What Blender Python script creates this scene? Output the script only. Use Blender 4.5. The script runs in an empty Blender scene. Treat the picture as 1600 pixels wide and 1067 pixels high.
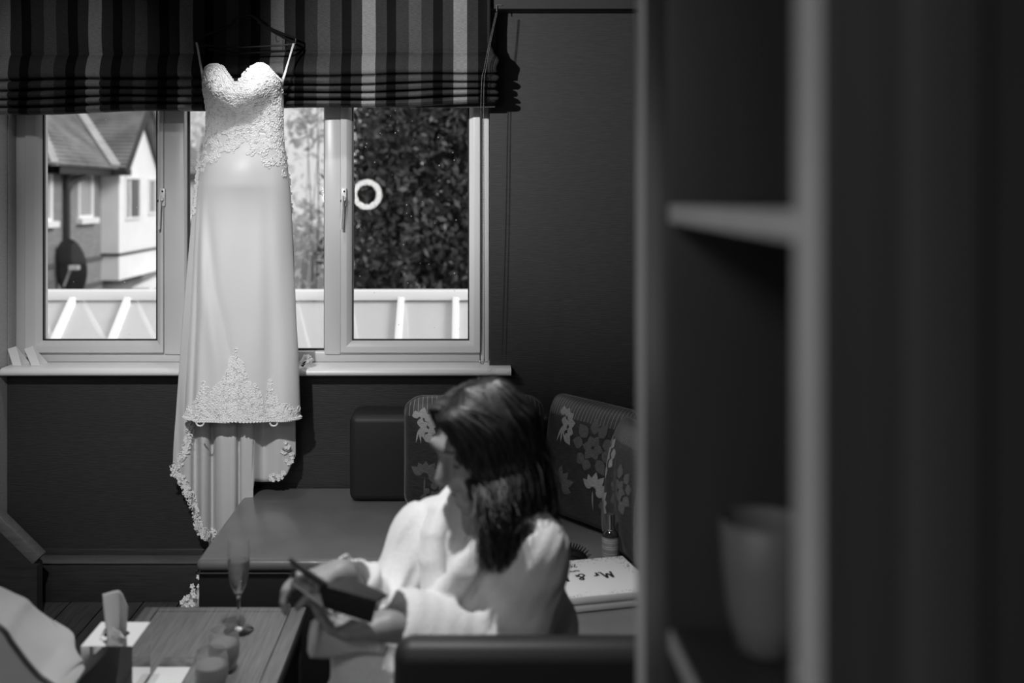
import bpy, bmesh, math, random
import numpy as np
from mathutils import Vector, Matrix

scene = bpy.context.scene
COL = scene.collection
rnd = random.Random(7)
nrs = np.random.RandomState(11)

# ------------------------------------------------------------------ camera, world, lights, exposure
EYE = 1.6
FOC = 1600 * 35.0 / 36.0
VPX, HOR = 730.0, 300.0
RING_TILT = -0.0268
RING_EMIT = 22.0
HEAD_C = (.030, 2.09, 1.080)
HEAD_F = (-.79, -.46, -.36)
HEAD_U = (.04, -.03, 1)
cam_d = bpy.data.cameras.new('camera')
cam = bpy.data.objects.new('camera', cam_d)
COL.objects.link(cam)
cam.location = (0, 0, EYE)
cam.rotation_euler = (math.pi / 2, 0, 0)
cam_d.lens = 35
cam_d.sensor_width = 36
cam_d.shift_x = (800 - VPX) / 1600
cam_d.shift_y = -(533.5 - HOR) / 1600
cam_d.clip_start = 0.05
cam_d.clip_end = 300
cam_d.dof.use_dof = True
cam_d.dof.focus_distance = 3.85
cam_d.dof.aperture_fstop = 1.9
cam_d.dof.aperture_blades = 0
scene.camera = cam

scene.view_settings.view_transform = 'Standard'
scene.view_settings.look = 'None'
scene.view_settings.gamma = 1.0
scene.view_settings.use_curve_mapping = False
scene.view_settings.exposure = 0.0
scene.cycles.use_denoising = True
scene.cycles.max_bounces = 10
scene.cycles.transparent_max_bounces = 16

world = bpy.data.worlds.new('overcast_sky')
scene.world = world
world.use_nodes = True
wn = world.node_tree
wn.nodes.clear()
wo = wn.nodes.new('ShaderNodeOutputWorld')
wb = wn.nodes.new('ShaderNodeBackground')
wt = wn.nodes.new('ShaderNodeTexCoord')
wz = wn.nodes.new('ShaderNodeTexNoise')
wr = wn.nodes.new('ShaderNodeValToRGB')
wz.inputs['Scale'].default_value = 3.0
wz.inputs['Detail'].default_value = 5
wr.color_ramp.elements[0].position = 0.3
wr.color_ramp.elements[0].color = (0.74, 0.74, 0.74, 1)
wr.color_ramp.elements[1].position = 0.7
wr.color_ramp.elements[1].color = (0.86, 0.86, 0.86, 1)
wb.inputs['Strength'].default_value = 1.0
wn.links.new(wt.outputs['Generated'], wz.inputs['Vector'])
wn.links.new(wz.outputs[0], wr.inputs['Fac'])
wn.links.new(wr.outputs['Color'], wb.inputs['Color'])
wn.links.new(wb.outputs[0], wo.inputs['Surface'])


def add_light(name, kind, loc, target, power, **kw):
    d = bpy.data.lights.new(name, kind)
    o = bpy.data.objects.new(name, d)
    COL.objects.link(o)
    o.location = loc
    v = Vector(target) - Vector(loc)
    o.rotation_euler = v.to_track_quat('-Z', 'Y').to_euler()
    d.energy = power
    for k, w in kw.items():
        setattr(d, k, w)
    return o


# hazy sun from the right, it falls on the house and never enters the window
add_light('sun', 'SUN', (12, 2, 12), (12 - 8.0, 2 + 2.2, 12 - 5.0), 2.8, angle=math.radians(25))
# ceiling downlights of the room, plus added fill lamps
add_light('downlight_by_window', 'SPOT', (-0.69, 3.44, 2.38), (-0.72, 3.50, 0.5), 11, spot_size=math.radians(112), spot_blend=0.5, shadow_soft_size=0.02)
add_light('downlight_dress', 'SPOT', (-0.95, 1.75, 2.38), (-0.98, 3.75, 0.92), 150, spot_size=math.radians(53), spot_blend=1.0, shadow_soft_size=0.03)
add_light('downlight_left', 'SPOT', (-1.22, 1.95, 2.38), (0.30, 3.96, 2.0), 245, spot_size=math.radians(54), spot_blend=1.0, shadow_soft_size=0.03)
add_light('blind_fill', 'SPOT', (-1.45, 2.75, 2.38), (-1.55, 3.86, 2.04), 11, spot_size=math.radians(50), spot_blend=1.0, shadow_soft_size=0.03)  # added spot that brightens the left half of the blind
add_light('downlight_seat', 'SPOT', (-0.34, 2.03, 2.38), (0.0, 2.12, 0.7), 104, spot_size=math.radians(84), spot_blend=0.9, shadow_soft_size=0.03)
add_light('ambient_fill', 'AREA', (-0.9, -0.6, 2.39), (-0.9, -0.6, 0), 21, size=0.7)  # added soft fill behind the camera that lifts the dark parts

# ------------------------------------------------------------------ helpers


def P(px, py, d):
    return ((px - VPX) * d / FOC, d, EYE - (py - HOR) * d / FOC)


def PX(px, d):
    return (px - VPX) * d / FOC


def PZ(py, d):
    return EYE - (py - HOR) * d / FOC


WLOC = {}


def tag(o, label=None, cat=None, group=None, kind=None):
    if label: o['label'] = label
    if cat: o['category'] = cat
    if group: o['group'] = group
    if kind: o['kind'] = kind
    return o


def wloc(o):
    return WLOC.get(o.name, Vector((0, 0, 0)))


def link(o, loc, parent=None):
    COL.objects.link(o)
    o.location = loc
    WLOC[o.name] = Vector(loc)
    if parent is not None:
        o.parent = parent
        o.location = Vector(loc) - wloc(parent)
    return o


def empty(name, loc, label=None, cat=None, group=None, kind=None):
    o = bpy.data.objects.new(name, None)
    o.empty_display_size = 0.05
    link(o, loc)
    return tag(o, label, cat, group, kind)


class MB:
    """collects vertices and faces in world space, build() links them as ONE mesh object"""

    def __init__(self):
        self.v, self.f, self.mi = [], [], []
        self.cm = 0

    def add(self, vs, fs):
        n = len(self.v)
        self.v.extend([tuple(p) for p in vs])
        for q in fs:
            self.f.append(tuple(i + n for i in q))
            self.mi.append(self.cm)
        return self

    def box(self, x0, x1, y0, y1, z0, z1, M=None):
        vs = [(x0, y0, z0), (x1, y0, z0), (x1, y1, z0), (x0, y1, z0), (x0, y0, z1), (x1, y0, z1), (x1, y1, z1), (x0, y1, z1)]
        if M is not None:
            vs = [tuple(M @ Vector(p)) for p in vs]
        return self.add(vs, [(0, 3, 2, 1), (4, 5, 6, 7), (0, 1, 5, 4), (1, 2, 6, 5), (2, 3, 7, 6), (3, 0, 4, 7)])

    def bar(self, a, b, w, h, up=(0, 0, 1)):
        a, b = Vector(a), Vector(b)
        d = (b - a).normalized()
        s = d.cross(Vector(up))
        if s.length < 1e-5:
            s = d.cross(Vector((0, 1, 0)))
        s.normalize()
        u = s.cross(d).normalized()
        vs = []
        for p in (a, b):
            for (i, j) in ((-1, -1), (1, -1), (1, 1), (-1, 1)):
                vs.append(p + s * (i * w / 2) + u * (j * h / 2))
        return self.add(vs, [(0, 1, 2, 3), (7, 6, 5, 4), (0, 4, 5, 1), (1, 5, 6, 2), (2, 6, 7, 3), (3, 7, 4, 0)])

    def tube(self, pts, r, seg=8, closed=False, flat=1.0, ref=None, caps=True):
        pts = [Vector(p) for p in pts]
        n = len(pts)
        rs = r if hasattr(r, '__len__') else [r] * n
        vs = []
        prev = None
        for i, p in enumerate(pts):
            if closed:
                t = (pts[(i + 1) % n] - pts[i - 1])
            else:
                t = pts[min(i + 1, n - 1)] - pts[max(i - 1, 0)]
            if t.length < 1e-9:
                t = Vector((0, 0, 1))
            t.normalize()
            if ref is not None:
                a = Vector(ref)
            elif prev is None:
                a = Vector((0, 0, 1)) if abs(t.z) < 0.9 else Vector((0, 1, 0))
            else:
                a = prev
            s = t.cross(a)
            if s.length < 1e-6:
                s = t.cross(Vector((1, 0.3, 0)))
            s.normalize()
            u = s.cross(t).normalized()
            prev = u
            for k in range(seg):
                an = 2 * math.pi * k / seg
                vs.append(p + s * (math.cos(an) * rs[i]) + u * (math.sin(an) * rs[i] * flat))
        fs = []
        m = n if closed else n - 1
        for i in range(m):
            j = (i + 1) % n
            for k in range(seg):
                l = (k + 1) % seg
                fs.append((i * seg + k, i * seg + l, j * seg + l, j * seg + k))
        if not closed and caps:
            fs.append(tuple(range(seg - 1, -1, -1)))
            fs.append(tuple((n - 1) * seg + k for k in range(seg)))
        return self.add(vs, fs)

    def lathe(self, prof, c, seg=32, M=None):
        vs, fs = [], []
        n = len(prof)
        for (r, z) in prof:
            for k in range(seg):
                a = 2 * math.pi * k / seg
                p = Vector((r * math.cos(a), r * math.sin(a), z))
                if M is not None:
                    p = M @ p
                vs.append(p + Vector(c))
        for i in range(n - 1):
            for k in range(seg):
                l = (k + 1) % seg
                fs.append((i * seg + k, i * seg + l, (i + 1) * seg + l, (i + 1) * seg + k))
        return self.add(vs, fs)

    def grid(self, fn, nu, nv, closed_u=False):
        vs, fs = [], []
        for j in range(nv):
            for i in range(nu):
                vs.append(fn(i / (nu if closed_u else nu - 1), j / (nv - 1)))
        for j in range(nv - 1):
            for i in range(nu if closed_u else nu - 1):
                k = (i + 1) % nu
                fs.append((j * nu + i, j * nu + k, (j + 1) * nu + k, (j + 1) * nu + i))
        return self.add(vs, fs)

    def build(self, name, mat, parent=None, bevel=0.0, seg=2, smooth=True, sharp=40, kind=None, solid=0.0, uv=None, origin=None, tidy=False):
        me = bpy.data.meshes.new(name)
        V = np.array(self.v, dtype=np.float64).reshape(-1, 3)
        c = (V.min(0) + V.max(0)) / 2 if origin is None else np.array(origin)
        me.from_pydata([tuple(p) for p in (V - c)], [], self.f)
        mats = mat if isinstance(mat, (list, tuple)) else [mat]
        for m in mats:
            me.materials.append(m)
        if len(mats) > 1:
            me.polygons.foreach_set('material_index', self.mi)
        if uv is not None:
            lay = me.uv_layers.new(name='UVMap')
            li = np.zeros(len(me.loops), dtype=np.int32)
            me.loops.foreach_get('vertex_index', li)
            lay.data.foreach_set('uv', np.array(uv, dtype=np.float32)[li].ravel())
        if bevel > 0 or tidy:
            bm = bmesh.new()
            bm.from_mesh(me)
            if tidy:
                bmesh.ops.remove_doubles(bm, verts=bm.verts, dist=1e-5)
            bmesh.ops.recalc_face_normals(bm, faces=bm.faces)
            if bevel > 0:
                es = [e for e in bm.edges if len(e.link_faces) == 2 and e.calc_face_angle(0) > 0.5]
                bmesh.ops.bevel(bm, geom=es, offset=bevel, segments=seg, affect='EDGES', profile=0.5, clamp_overlap=True)
            bm.to_mesh(me)
            bm.free()
        if smooth:
            me.shade_smooth()
            me.set_sharp_from_angle(angle=math.radians(sharp))
        me.update()
        o = bpy.data.objects.new(name, me)
        link(o, tuple(c), parent)
        if solid:
            md = o.modifiers.new('thickness', 'SOLIDIFY')
            md.thickness = solid
            md.offset = 0
        if kind:
            o['kind'] = kind
        return o


def copy_tree(o, parent=None, offset=(0, 0, 0), rot=None, label=None):
    """copy of a thing with copies of its parts and sub-parts, moved by offset"""
    c = o.copy()
    COL.objects.link(c)
    WLOC[c.name] = wloc(o) + Vector(offset)
    if parent is None:
        c.location = Vector(o.location) + Vector(offset)
        if rot is not None:
            c.rotation_euler = rot
    else:
        c.parent = parent
    for ch in list(o.children):
        copy_tree(ch, c, offset)
    if label:
        c['label'] = label
    return c


# ------------------------------------------------------------------ materials (the photograph is black and white, so every colour is a grey)
def mat(name, v, rough=0.6, metal=0.0, spec=0.5, sheen=0.0, coat=0.0, emit=0.0):
    m = bpy.data.materials.new(name)
    m.use_nodes = True
    b = m.node_tree.nodes['Principled BSDF']
    b.inputs['Base Color'].default_value = (v, v, v, 1)
    b.inputs['Roughness'].default_value = rough
    b.inputs['Metallic'].default_value = metal
    b.inputs['Specular IOR Level'].default_value = spec
    b.inputs['Sheen Weight'].default_value = sheen
    b.inputs['Coat Weight'].default_value = coat
    if emit:
        b.inputs['Emission Color'].default_value = (1, 1, 1, 1)
        b.inputs['Emission Strength'].default_value = emit
    return m


def nodes(m):
    t = m.node_tree
    return t, t.nodes['Principled BSDF']


def coords(t, scale=(1, 1, 1), kind='Object', rot=(0, 0, 0)):
    tc = t.nodes.new('ShaderNodeTexCoord')
    mp = t.nodes.new('ShaderNodeMapping')
    mp.inputs['Scale'].default_value = scale
    mp.inputs['Rotation'].default_value = rot
    t.links.new(tc.outputs[kind], mp.inputs['Vector'])
    return mp.outputs['Vector']


def world_coords(t, scale=(1, 1, 1)):
    g = t.nodes.new('ShaderNodeNewGeometry')
    mp = t.nodes.new('ShaderNodeMapping')
    mp.inputs['Scale'].default_value = scale
    t.links.new(g.outputs['Position'], mp.inputs['Vector'])
    return mp.outputs['Vector']


def noise(t, vec, scale, detail=3, rough=0.5):
    n = t.nodes.new('ShaderNodeTexNoise')
    n.inputs['Scale'].default_value = scale
    n.inputs['Detail'].default_value = detail
    n.inputs['Roughness'].default_value = rough
    if vec is not None:
        t.links.new(vec, n.inputs['Vector'])
    return n.outputs[0]


def ramp(t, fac, stops, interp='LINEAR'):
    r = t.nodes.new('ShaderNodeValToRGB')
    r.color_ramp.interpolation = interp
    e = r.color_ramp.elements
    e[0].position, e[0].color = stops[0][0], (stops[0][1],) * 3 + (1,)
    e[1].position, e[1].color = stops[-1][0], (stops[-1][1],) * 3 + (1,)
    for p, v in stops[1:-1]:
        x = e.new(p)
        x.color = (v, v, v, 1)
    t.links.new(fac, r.inputs['Fac'])
    return r.outputs['Color']


def bump(t, b, h, strength=0.3, dist=0.01):
    n = t.nodes.new('ShaderNodeBump')
    n.inputs['Strength'].default_value = strength
    n.inputs['Distance'].default_value = dist
    t.links.new(h, n.inputs['Height'])
    t.links.new(n.outputs['Normal'], b.inputs['Normal'])


def tex_mat(name, v0, v1, scale, stretch=(1, 1, 1), rough=0.6, detail=4, bmp=0.0, dist=0.002, use_world=True, **kw):
    m = mat(name, (v0 + v1) / 2, rough, **kw)
    t, b = nodes(m)
    vec = world_coords(t, stretch) if use_world else coords(t, stretch)
    n = noise(t, vec, scale, detail)
    t.links.new(ramp(t, n, [(0.3, v0), (0.7, v1)]), b.inputs['Base Color'])
    if bmp:
        bump(t, b, n, bmp, dist)
    return m


M = {}
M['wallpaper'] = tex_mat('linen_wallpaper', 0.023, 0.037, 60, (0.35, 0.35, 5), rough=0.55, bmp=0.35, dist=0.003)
M['wallpaper_lit'] = tex_mat('lit_linen_wallpaper', 0.3, 0.38, 60, (0.35, 2, 5), rough=0.6, bmp=0.3, dist=0.003)  # same wallpaper in a lighter copy, light on the left put into its colour
M['ceiling'] = tex_mat('ceiling_paint', 0.035, 0.04, 8, rough=0.8)
M['skirting'] = tex_mat('dark_wood', 0.03, 0.05, 30, (0.3, 0.3, 4), rough=0.4, bmp=0.1)
M['plank'] = tex_mat('dark_floor_wood', 0.045, 0.085, 14, (6, 0.5, 1), rough=0.42, bmp=0.15)
M['floor_gap'] = mat('floor_gap', 0.008, 0.9)
M['upvc'] = tex_mat('white_window_plastic', 0.60, 0.64, 4, rough=0.32)
M['gasket'] = mat('black_gasket', 0.012, 0.5)
M['sill'] = tex_mat('white_gloss_paint', 0.8, 0.84, 5, rough=0.28)
M['dark_plastic'] = mat('black_plastic', 0.012, 0.5, spec=.3)
M['steel'] = mat('polished_steel', 0.55, 0.18, metal=1.0)
M['chain'] = mat('chain_metal', 0.16, 0.45, metal=0.6)
M['white_plastic'] = mat('white_plastic', 0.7, 0.3)
M['card'] = mat('white_card', 0.8, 0.6)
M['petal'] = mat('white_petal', 0.78, 0.6, sheen=0.3)

# window glass: clear pane with mirror reflections by angle
g = bpy.data.materials.new('window_glass')
g.use_nodes = True
t = g.node_tree
t.nodes.clear()
go = t.nodes.new('ShaderNodeOutputMaterial')
gm = t.nodes.new('ShaderNodeMixShader')
gt = t.nodes.new('ShaderNodeBsdfTransparent')
gt.inputs['Color'].default_value = (0.97, 0.97, 0.97, 1)
gg = t.nodes.new('ShaderNodeBsdfGlossy')
gg.inputs['Roughness'].default_value = 0.0
gf = t.nodes.new('ShaderNodeFresnel')
gf.inputs['IOR'].default_value = 1.5
t.links.new(gf.outputs[0], gm.inputs['Fac'])
t.links.new(gt.outputs[0], gm.inputs[1])
t.links.new(gg.outputs[0], gm.inputs[2])
t.links.new(gm.outputs[0], go.inputs['Surface'])
M['glass'] = g


def glassy(name, tint=1.0, rough=0.0, ior=1.45):
    m = mat(name, tint, rough)
    t, b = nodes(m)
    b.inputs['Transmission Weight'].default_value = 1.0
    b.inputs['IOR'].default_value = ior
    return m


# ------------------------------------------------------------------ implicit surfaces for soft, organic shapes
class SDF:
    def __init__(self, lo, hi, h):
        self.lo, self.h = np.array(lo, float), h
        self.n = np.ceil((np.array(hi, float) - self.lo) / h).astype(int) + 1
        self.F = np.full(tuple(self.n), 1.0, dtype=np.float32)
        self.ax = [self.lo[i] + h * np.arange(self.n[i]) for i in range(3)]

    def region(self, lo, hi):
        i0 = np.clip(np.floor((np.array(lo) - self.lo) / self.h).astype(int), 0, self.n)
        i1 = np.clip(np.ceil((np.array(hi) - self.lo) / self.h).astype(int) + 1, 0, self.n)
        s = tuple(slice(a, b) for a, b in zip(i0, i1))
        g = np.meshgrid(self.ax[0][s[0]], self.ax[1][s[1]], self.ax[2][s[2]], indexing='ij')
        return s, np.stack(g, -1).astype(np.float32)

    def mix(self, s, d, k, sub):
        A = self.F[s]
        if A.size == 0:
            return
        if sub:
            b = -d
            hh = np.maximum(k - np.abs(A - b), 0) / k
            self.F[s] = np.maximum(A, b) + hh * hh * k / 4
        else:
            hh = np.maximum(k - np.abs(A - d), 0) / k
            self.F[s] = np.minimum(A, d) - hh * hh * k / 4

    def cone(self, a, b, ra, rb, k=0.02, sub=False, sc=None):
        a, b = np.array(a, np.float32), np.array(b, np.float32)
        m = max(ra, rb) + k + 3 * self.h
        s, p = self.region(np.minimum(a, b) - m, np.maximum(a, b) + m)
        ba = b - a
        tt = np.clip(((p - a) @ ba) / max(float(ba @ ba), 1e-9), 0, 1)
        d = np.linalg.norm(p - a - tt[..., None] * ba, axis=-1) - (ra + (rb - ra) * tt)
        self.mix(s, d, k, sub)

    def chain(self, pts, rs, k=0.02, sub=False):
        for i in range(len(pts) - 1):
            self.cone(pts[i], pts[i + 1], rs[i], rs[i + 1], k, sub)

    def ell(self, c, r, R=None, k=0.02, sub=False):
        c, r = np.array(c, np.float32), np.array(r, np.float32)
        m = float(r.max()) + k + 3 * self.h
        s, p = self.region(c - m, c + m)
        q = p - c
        if R is not None:
            q = q @ np.array(R, np.float32).T
        k0 = np.linalg.norm(q / r, axis=-1)
        k1 = np.linalg.norm(q / (r * r), axis=-1)
        d = k0 * (k0 - 1) / np.maximum(k1, 1e-6)
        self.mix(s, d, k, sub)

    def half(self, pt, nrm, k=0.01):
        """cut away the side the normal points to"""
        s, p = self.region(self.lo, self.lo + self.h * self.n)
        d = (p - np.array(pt, np.float32)) @ np.array(nrm, np.float32)
        hh = np.maximum(k - np.abs(self.F - d), 0) / k
        self.F = np.maximum(self.F, d) + hh * hh * k / 4

    def displace(self, fn, lo, hi):
        s, p = self.region(lo, hi)
        self.F[s] += fn(p).astype(np.float32)

    def mesh(self):
        F, h = self.F, self.h
        ins = F < 0
        nx, ny, nz = F.shape
        C = np.zeros((nx - 1, ny - 1, nz - 1), dtype=np.int8)
        for i in (0, 1):
            for j in (0, 1):
                for k in (0, 1):
                    C += ins[i:nx - 1 + i, j:ny - 1 + j, k:nz - 1 + k]
        act = (C > 0) & (C < 8)
        idx = np.argwhere(act)
        ids = np.full(act.shape, -1, dtype=np.int64)
        ids[act] = np.arange(len(idx))
        acc = np.zeros((len(idx), 3))
        cnt = np.zeros(len(idx))
        cor = [(i, j, k) for i in (0, 1) for j in (0, 1) for k in (0, 1)]
        for a in cor:
            for ax in range(3):
                if a[ax]:
                    continue
                b = list(a)
                b[ax] = 1
                fa = F[idx[:, 0] + a[0], idx[:, 1] + a[1], idx[:, 2] + a[2]]
                fb = F[idx[:, 0] + b[0], idx[:, 1] + b[1], idx[:, 2] + b[2]]
                m = (fa < 0) != (fb < 0)
                tt = np.where(m, fa / np.where(m, fa - fb, 1), 0)
                pt = np.tile(np.array(a, float), (len(idx), 1))
                pt[:, ax] += tt
                acc[m] += pt[m]
                cnt[m] += 1
        V = self.lo + h * (idx + acc / cnt[:, None])
        Q = []
        for ax in range(3):
            o1, o2 = (ax + 1) % 3, (ax + 2) % 3
            sl0, sl1 = [slice(None)] * 3, [slice(None)] * 3
            sl0[ax], sl1[ax] = slice(0, -1), slice(1, None)
            ch = ins[tuple(sl0)] != ins[tuple(sl1)]
            e = np.argwhere(ch)
            ok = (e[:, o1] > 0) & (e[:, o2] > 0) & (e[:, o1] < F.shape[o1] - 1) & (e[:, o2] < F.shape[o2] - 1)
            e = e[ok]
            flip = ins[e[:, 0], e[:, 1], e[:, 2]]
            q = []
            for (d1, d2) in ((-1, -1), (0, -1), (0, 0), (-1, 0)):
                w = e.copy()
                w[:, o1] += d1
                w[:, o2] += d2
                q.append(ids[w[:, 0], w[:, 1], w[:, 2]])
            q = np.stack(q, 1)
            q[~flip] = q[~flip][:, ::-1]
            Q.append(q)
        Q = np.concatenate(Q)
        Q = Q[(Q >= 0).all(1)]
        return V, Q

    def build(self, name, mat_, parent=None, smooth_it=2, post=None):
        V, Q = self.mesh()
        for _ in range(smooth_it):
            S = np.zeros_like(V)
            n = np.zeros(len(V))
            for a, b in ((0, 1), (1, 2), (2, 3), (3, 0)):
                np.add.at(S, Q[:, a], V[Q[:, b]])
                np.add.at(S, Q[:, b], V[Q[:, a]])
                np.add.at(n, Q[:, a], 1)
                np.add.at(n, Q[:, b], 1)
            V = 0.4 * V + 0.6 * S / np.maximum(n, 1)[:, None]
        if post is not None:
            V = post(V)
        mb = MB()
        mb.v = [tuple(p) for p in V]
        mb.f = [tuple(int(i) for i in q) for q in Q]
        mb.mi = [0] * len(mb.f)
        return mb.build(name, mat_, parent, sharp=180)


def catmull(pts, n):
    pts = np.array(pts, float)
    m = len(pts)
    out = []
    for q in np.linspace(0, m - 1, n):
        i = min(int(q), m - 2)
        t = q - i
        p0, p1, p2, p3 = pts[max(i - 1, 0)], pts[i], pts[i + 1], pts[min(i + 2, m - 1)]
        out.append(0.5 * (2 * p1 + (p2 - p0) * t + (2 * p0 - 5 * p1 + 4 * p2 - p3) * t * t + (3 * p1 - p0 - 3 * p2 + p3) * t ** 3))
    return np.array(out)

# ------------------------------------------------------------------ room shell
WY = 3.96            # face of the window wall
WL, WR, WB, WT = -1.83, 0.09, 0.879, 2.2
RX0, RX1, RY0, CEIL = -1.83, 1.06, -2.6, 2.42


def struct(o):
    o['kind'] = 'structure'
    return o


mb = MB()
mb.box(RX0 - .1, WL, WY, WY + .16, 0, CEIL).box(WR, RX1 + .1, WY, WY + .16, 0, CEIL)
mb.box(WL, WR, WY, WY + .16, 0, WB).box(WL, WR, WY, WY + .16, WT, CEIL)
struct(mb.build('wall_back', M['wallpaper'], smooth=False))
struct(MB().box(RX0 - .1, RX0, RY0, WY, 0, CEIL).build('wall_left', M['wallpaper_lit'], smooth=False))
struct(MB().box(RX1, RX1 + .1, RY0, WY, 0, CEIL).build('wall_right', M['wallpaper'], smooth=False))
struct(MB().box(RX0 - .1, RX1 + .1, RY0 - .1, RY0, 0, CEIL).build('wall_front', M['wallpaper'], smooth=False))
struct(MB().box(RX0 - .1, RX1 + .1, RY0 - .1, WY + .16, CEIL, CEIL + .1).build('ceiling', M['ceiling'], smooth=False))
floor = struct(MB().box(RX0, RX1, RY0, WY, -.06, -.012).build('floor', M['floor_gap'], smooth=False))
pm = None
pw = 0.142
k = 0
x = RX0
while x < RX1 - .02:
    y = RY0 - rnd.random() * 1.1
    while y < WY:
        y0, y1 = max(y, RY0), min(y + 1.8, WY)
        if y1 - y0 > .05:
            w = min(pw - .004, RX1 - x)
            MB().box(x, x + w, y0 + .002, y1 - .002, -.012, -rnd.random() * .0015).build('plank', M['plank'], floor, bevel=.002, seg=1)
        y += 1.8
    x += pw

struct(MB().box(RX0, RX1, 3.875, WY - .0005, 2.313, CEIL - .0005).build('trim_2', M['ceiling'], bevel=.003))
struct(MB().box(WL, WL + .004, WY + .002, 4.03, WB + .032, WT).build('trim_3', M['wallpaper_lit'], smooth=False))
# reveal lining, skirting ledge and sill
bb = MB()
bb.box(-1.735, -0.845, WY - .075, WY, 0, .15)
bb.box(-1.735, -0.845, WY - .012, WY, .15, .185)
struct(bb.build('baseboard_back', M['skirting'], bevel=.004))
struct(MB().box(-1.745, -0.852, WY - .082, WY, .15, .160).build('trim_1', tex_mat('pale_wood_ledge', .09, .13, 30, (.4, 4, 4), rough=.4), bevel=.003))

win = empty('window_1', (-.87, 4.05, WB), kind='structure')
sl = MB()
prof = [(4.05, WB + .001), (4.05, .911), (3.905, .910), (3.894, .907), (3.887, .900), (3.885, .893), (3.887, .886), (3.895, .880), (3.905, .8785)]


def sill_run(m, x0, x1, prof):
    n = len(prof)
    vs = [(x0, y, z) for y, z in prof] + [(x1, y, z) for y, z in prof]
    fs = [(i, (i + 1) % n, n + (i + 1) % n, n + i) for i in range(n)]
    fs.append(tuple(range(n - 1, -1, -1)))
    fs.append(tuple(range(n, 2 * n)))
    m.add(vs, fs)


sill_run(sl, WL + .0045, WR - .002, prof)
prof2 = [(min(y, WY - .001), z) for y, z in prof]
sill_run(sl, WR - .002, .172, prof2)
sl.build('window_sill', M['sill'], win, sharp=50)

# frame: outer frame, mullions, two opening casements, three panes
FY = 4.03
fr = MB()
fr.box(-1.83, -1.782, FY, 4.10, .911, 2.2)
fr.box(.052, .09, FY, 4.10, .911, 2.2)
fr.box(-1.782, .052, FY, 4.10, .911, .955)
fr.box(-1.782, .052, FY, 4.10, 2.13, 2.2)
fr.build('window_frame', M['upvc'], win, bevel=.009)
for (x0, x1) in ((-1.225, -1.140), (-.5776, -.510)):
    MB().box(x0, x1, FY - .014, 4.10, .944, 2.13).build('mullion', M['upvc'], win, bevel=.008)


def casement(x0, x1, gx0, gx1, tilt=0.0):
    z0, z1, gz0, gz1 = .9525, 2.14, .9985, 2.09
    m = MB()
    y0, y1 = FY - .02, 4.085
    # mitred profile: four trapezoid rails with a sloping bead towards the glass
    O = [(x0, z0), (x1, z0), (x1, z1), (x0, z1)]
    b = .020
    I = [(gx0 - b, gz0 - b), (gx1 + b, gz0 - b), (gx1 + b, gz1 + b), (gx0 - b, gz1 + b)]
    G = [(gx0, gz0), (gx1, gz0), (gx1, gz1), (gx0, gz1)]
    for i in range(4):
        j = (i + 1) % 4
        o0, o1, i0, i1, g0, g1 = O[i], O[j], I[i], I[j], G[i], G[j]
        e = .0006
        vs = [(o0[0], y0, o0[1]), (o1[0], y0, o1[1]), (i1[0], y0, i1[1]), (i0[0], y0, i0[1]),
              (g0[0], y0 + .024, g0[1]), (g1[0], y0 + .024, g1[1]),
              (g0[0], y1, g0[1]), (g1[0], y1, g1[1]), (o0[0], y1, o0[1]), (o1[0], y1, o1[1])]
        m.add(vs, [(0, 1, 2, 3), (3, 2, 5, 4), (4, 5, 7, 6), (6, 7, 9, 8), (8, 9, 1, 0)])
    c = m.build('casement', M['upvc'], win, bevel=.0015, seg=1)
    s = MB()
    w = .005
    for (a, b_, c_, d) in ((gx0, gx0 + w, gz0, gz1), (gx1 - w, gx1, gz0, gz1), (gx0 + w, gx1 - w, gz0, gz0 + w), (gx0 + w, gx1 - w, gz1 - w, gz1)):
        s.box(a, b_, y0 + .025, y0 + .04, c_, d)
    s.build('gasket', M['gasket'], c, smooth=False)
    p = MB()
    gy, xm = y0 + .036, (gx0 + gx1) / 2
    R = Matrix.Translation((xm, gy, 0)) @ Matrix.Rotation(tilt, 4, 'Z') @ Matrix.Translation((-xm, -gy, 0))
    hw = (gx1 - gx0) / 2 - .0005
    q = [(-hw, gz0), (hw, gz0), (hw, gz1), (-hw, gz1)]
    p.add([R @ Vector((xm + a, gy, z)) for a, z in q], [(0, 1, 2, 3)])
    p.build('pane', M['glass'], c, smooth=False)
    return c


c1 = casement(-1.782, -1.225, -1.720, -1.256)
c2 = casement(-.510, .052, -.466, .0078, RING_TILT)
# fixed light in the middle
s = MB()
gx0, gx1, gz0, gz1, w = -1.140, -.5776, .955, 2.13, .007
for (a, b_, c_, d) in ((gx0, gx0 + w, gz0, gz1), (gx1 - w, gx1, gz0, gz1), (gx0 + w, gx1 - w, gz0, gz0 + w), (gx0 + w, gx1 - w, gz1 - w, gz1)):
    s.box(a, b_, 4.06, 4.075, c_, d)
s.build('gasket', M['gasket'], win, smooth=False)
MB().add([(gx0, 4.07, gz0), (gx1, 4.07, gz0), (gx1, 4.07, gz1), (gx0, 4.07, gz1)], [(0, 1, 2, 3)]).build('pane', M['glass'], win, smooth=False)


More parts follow.
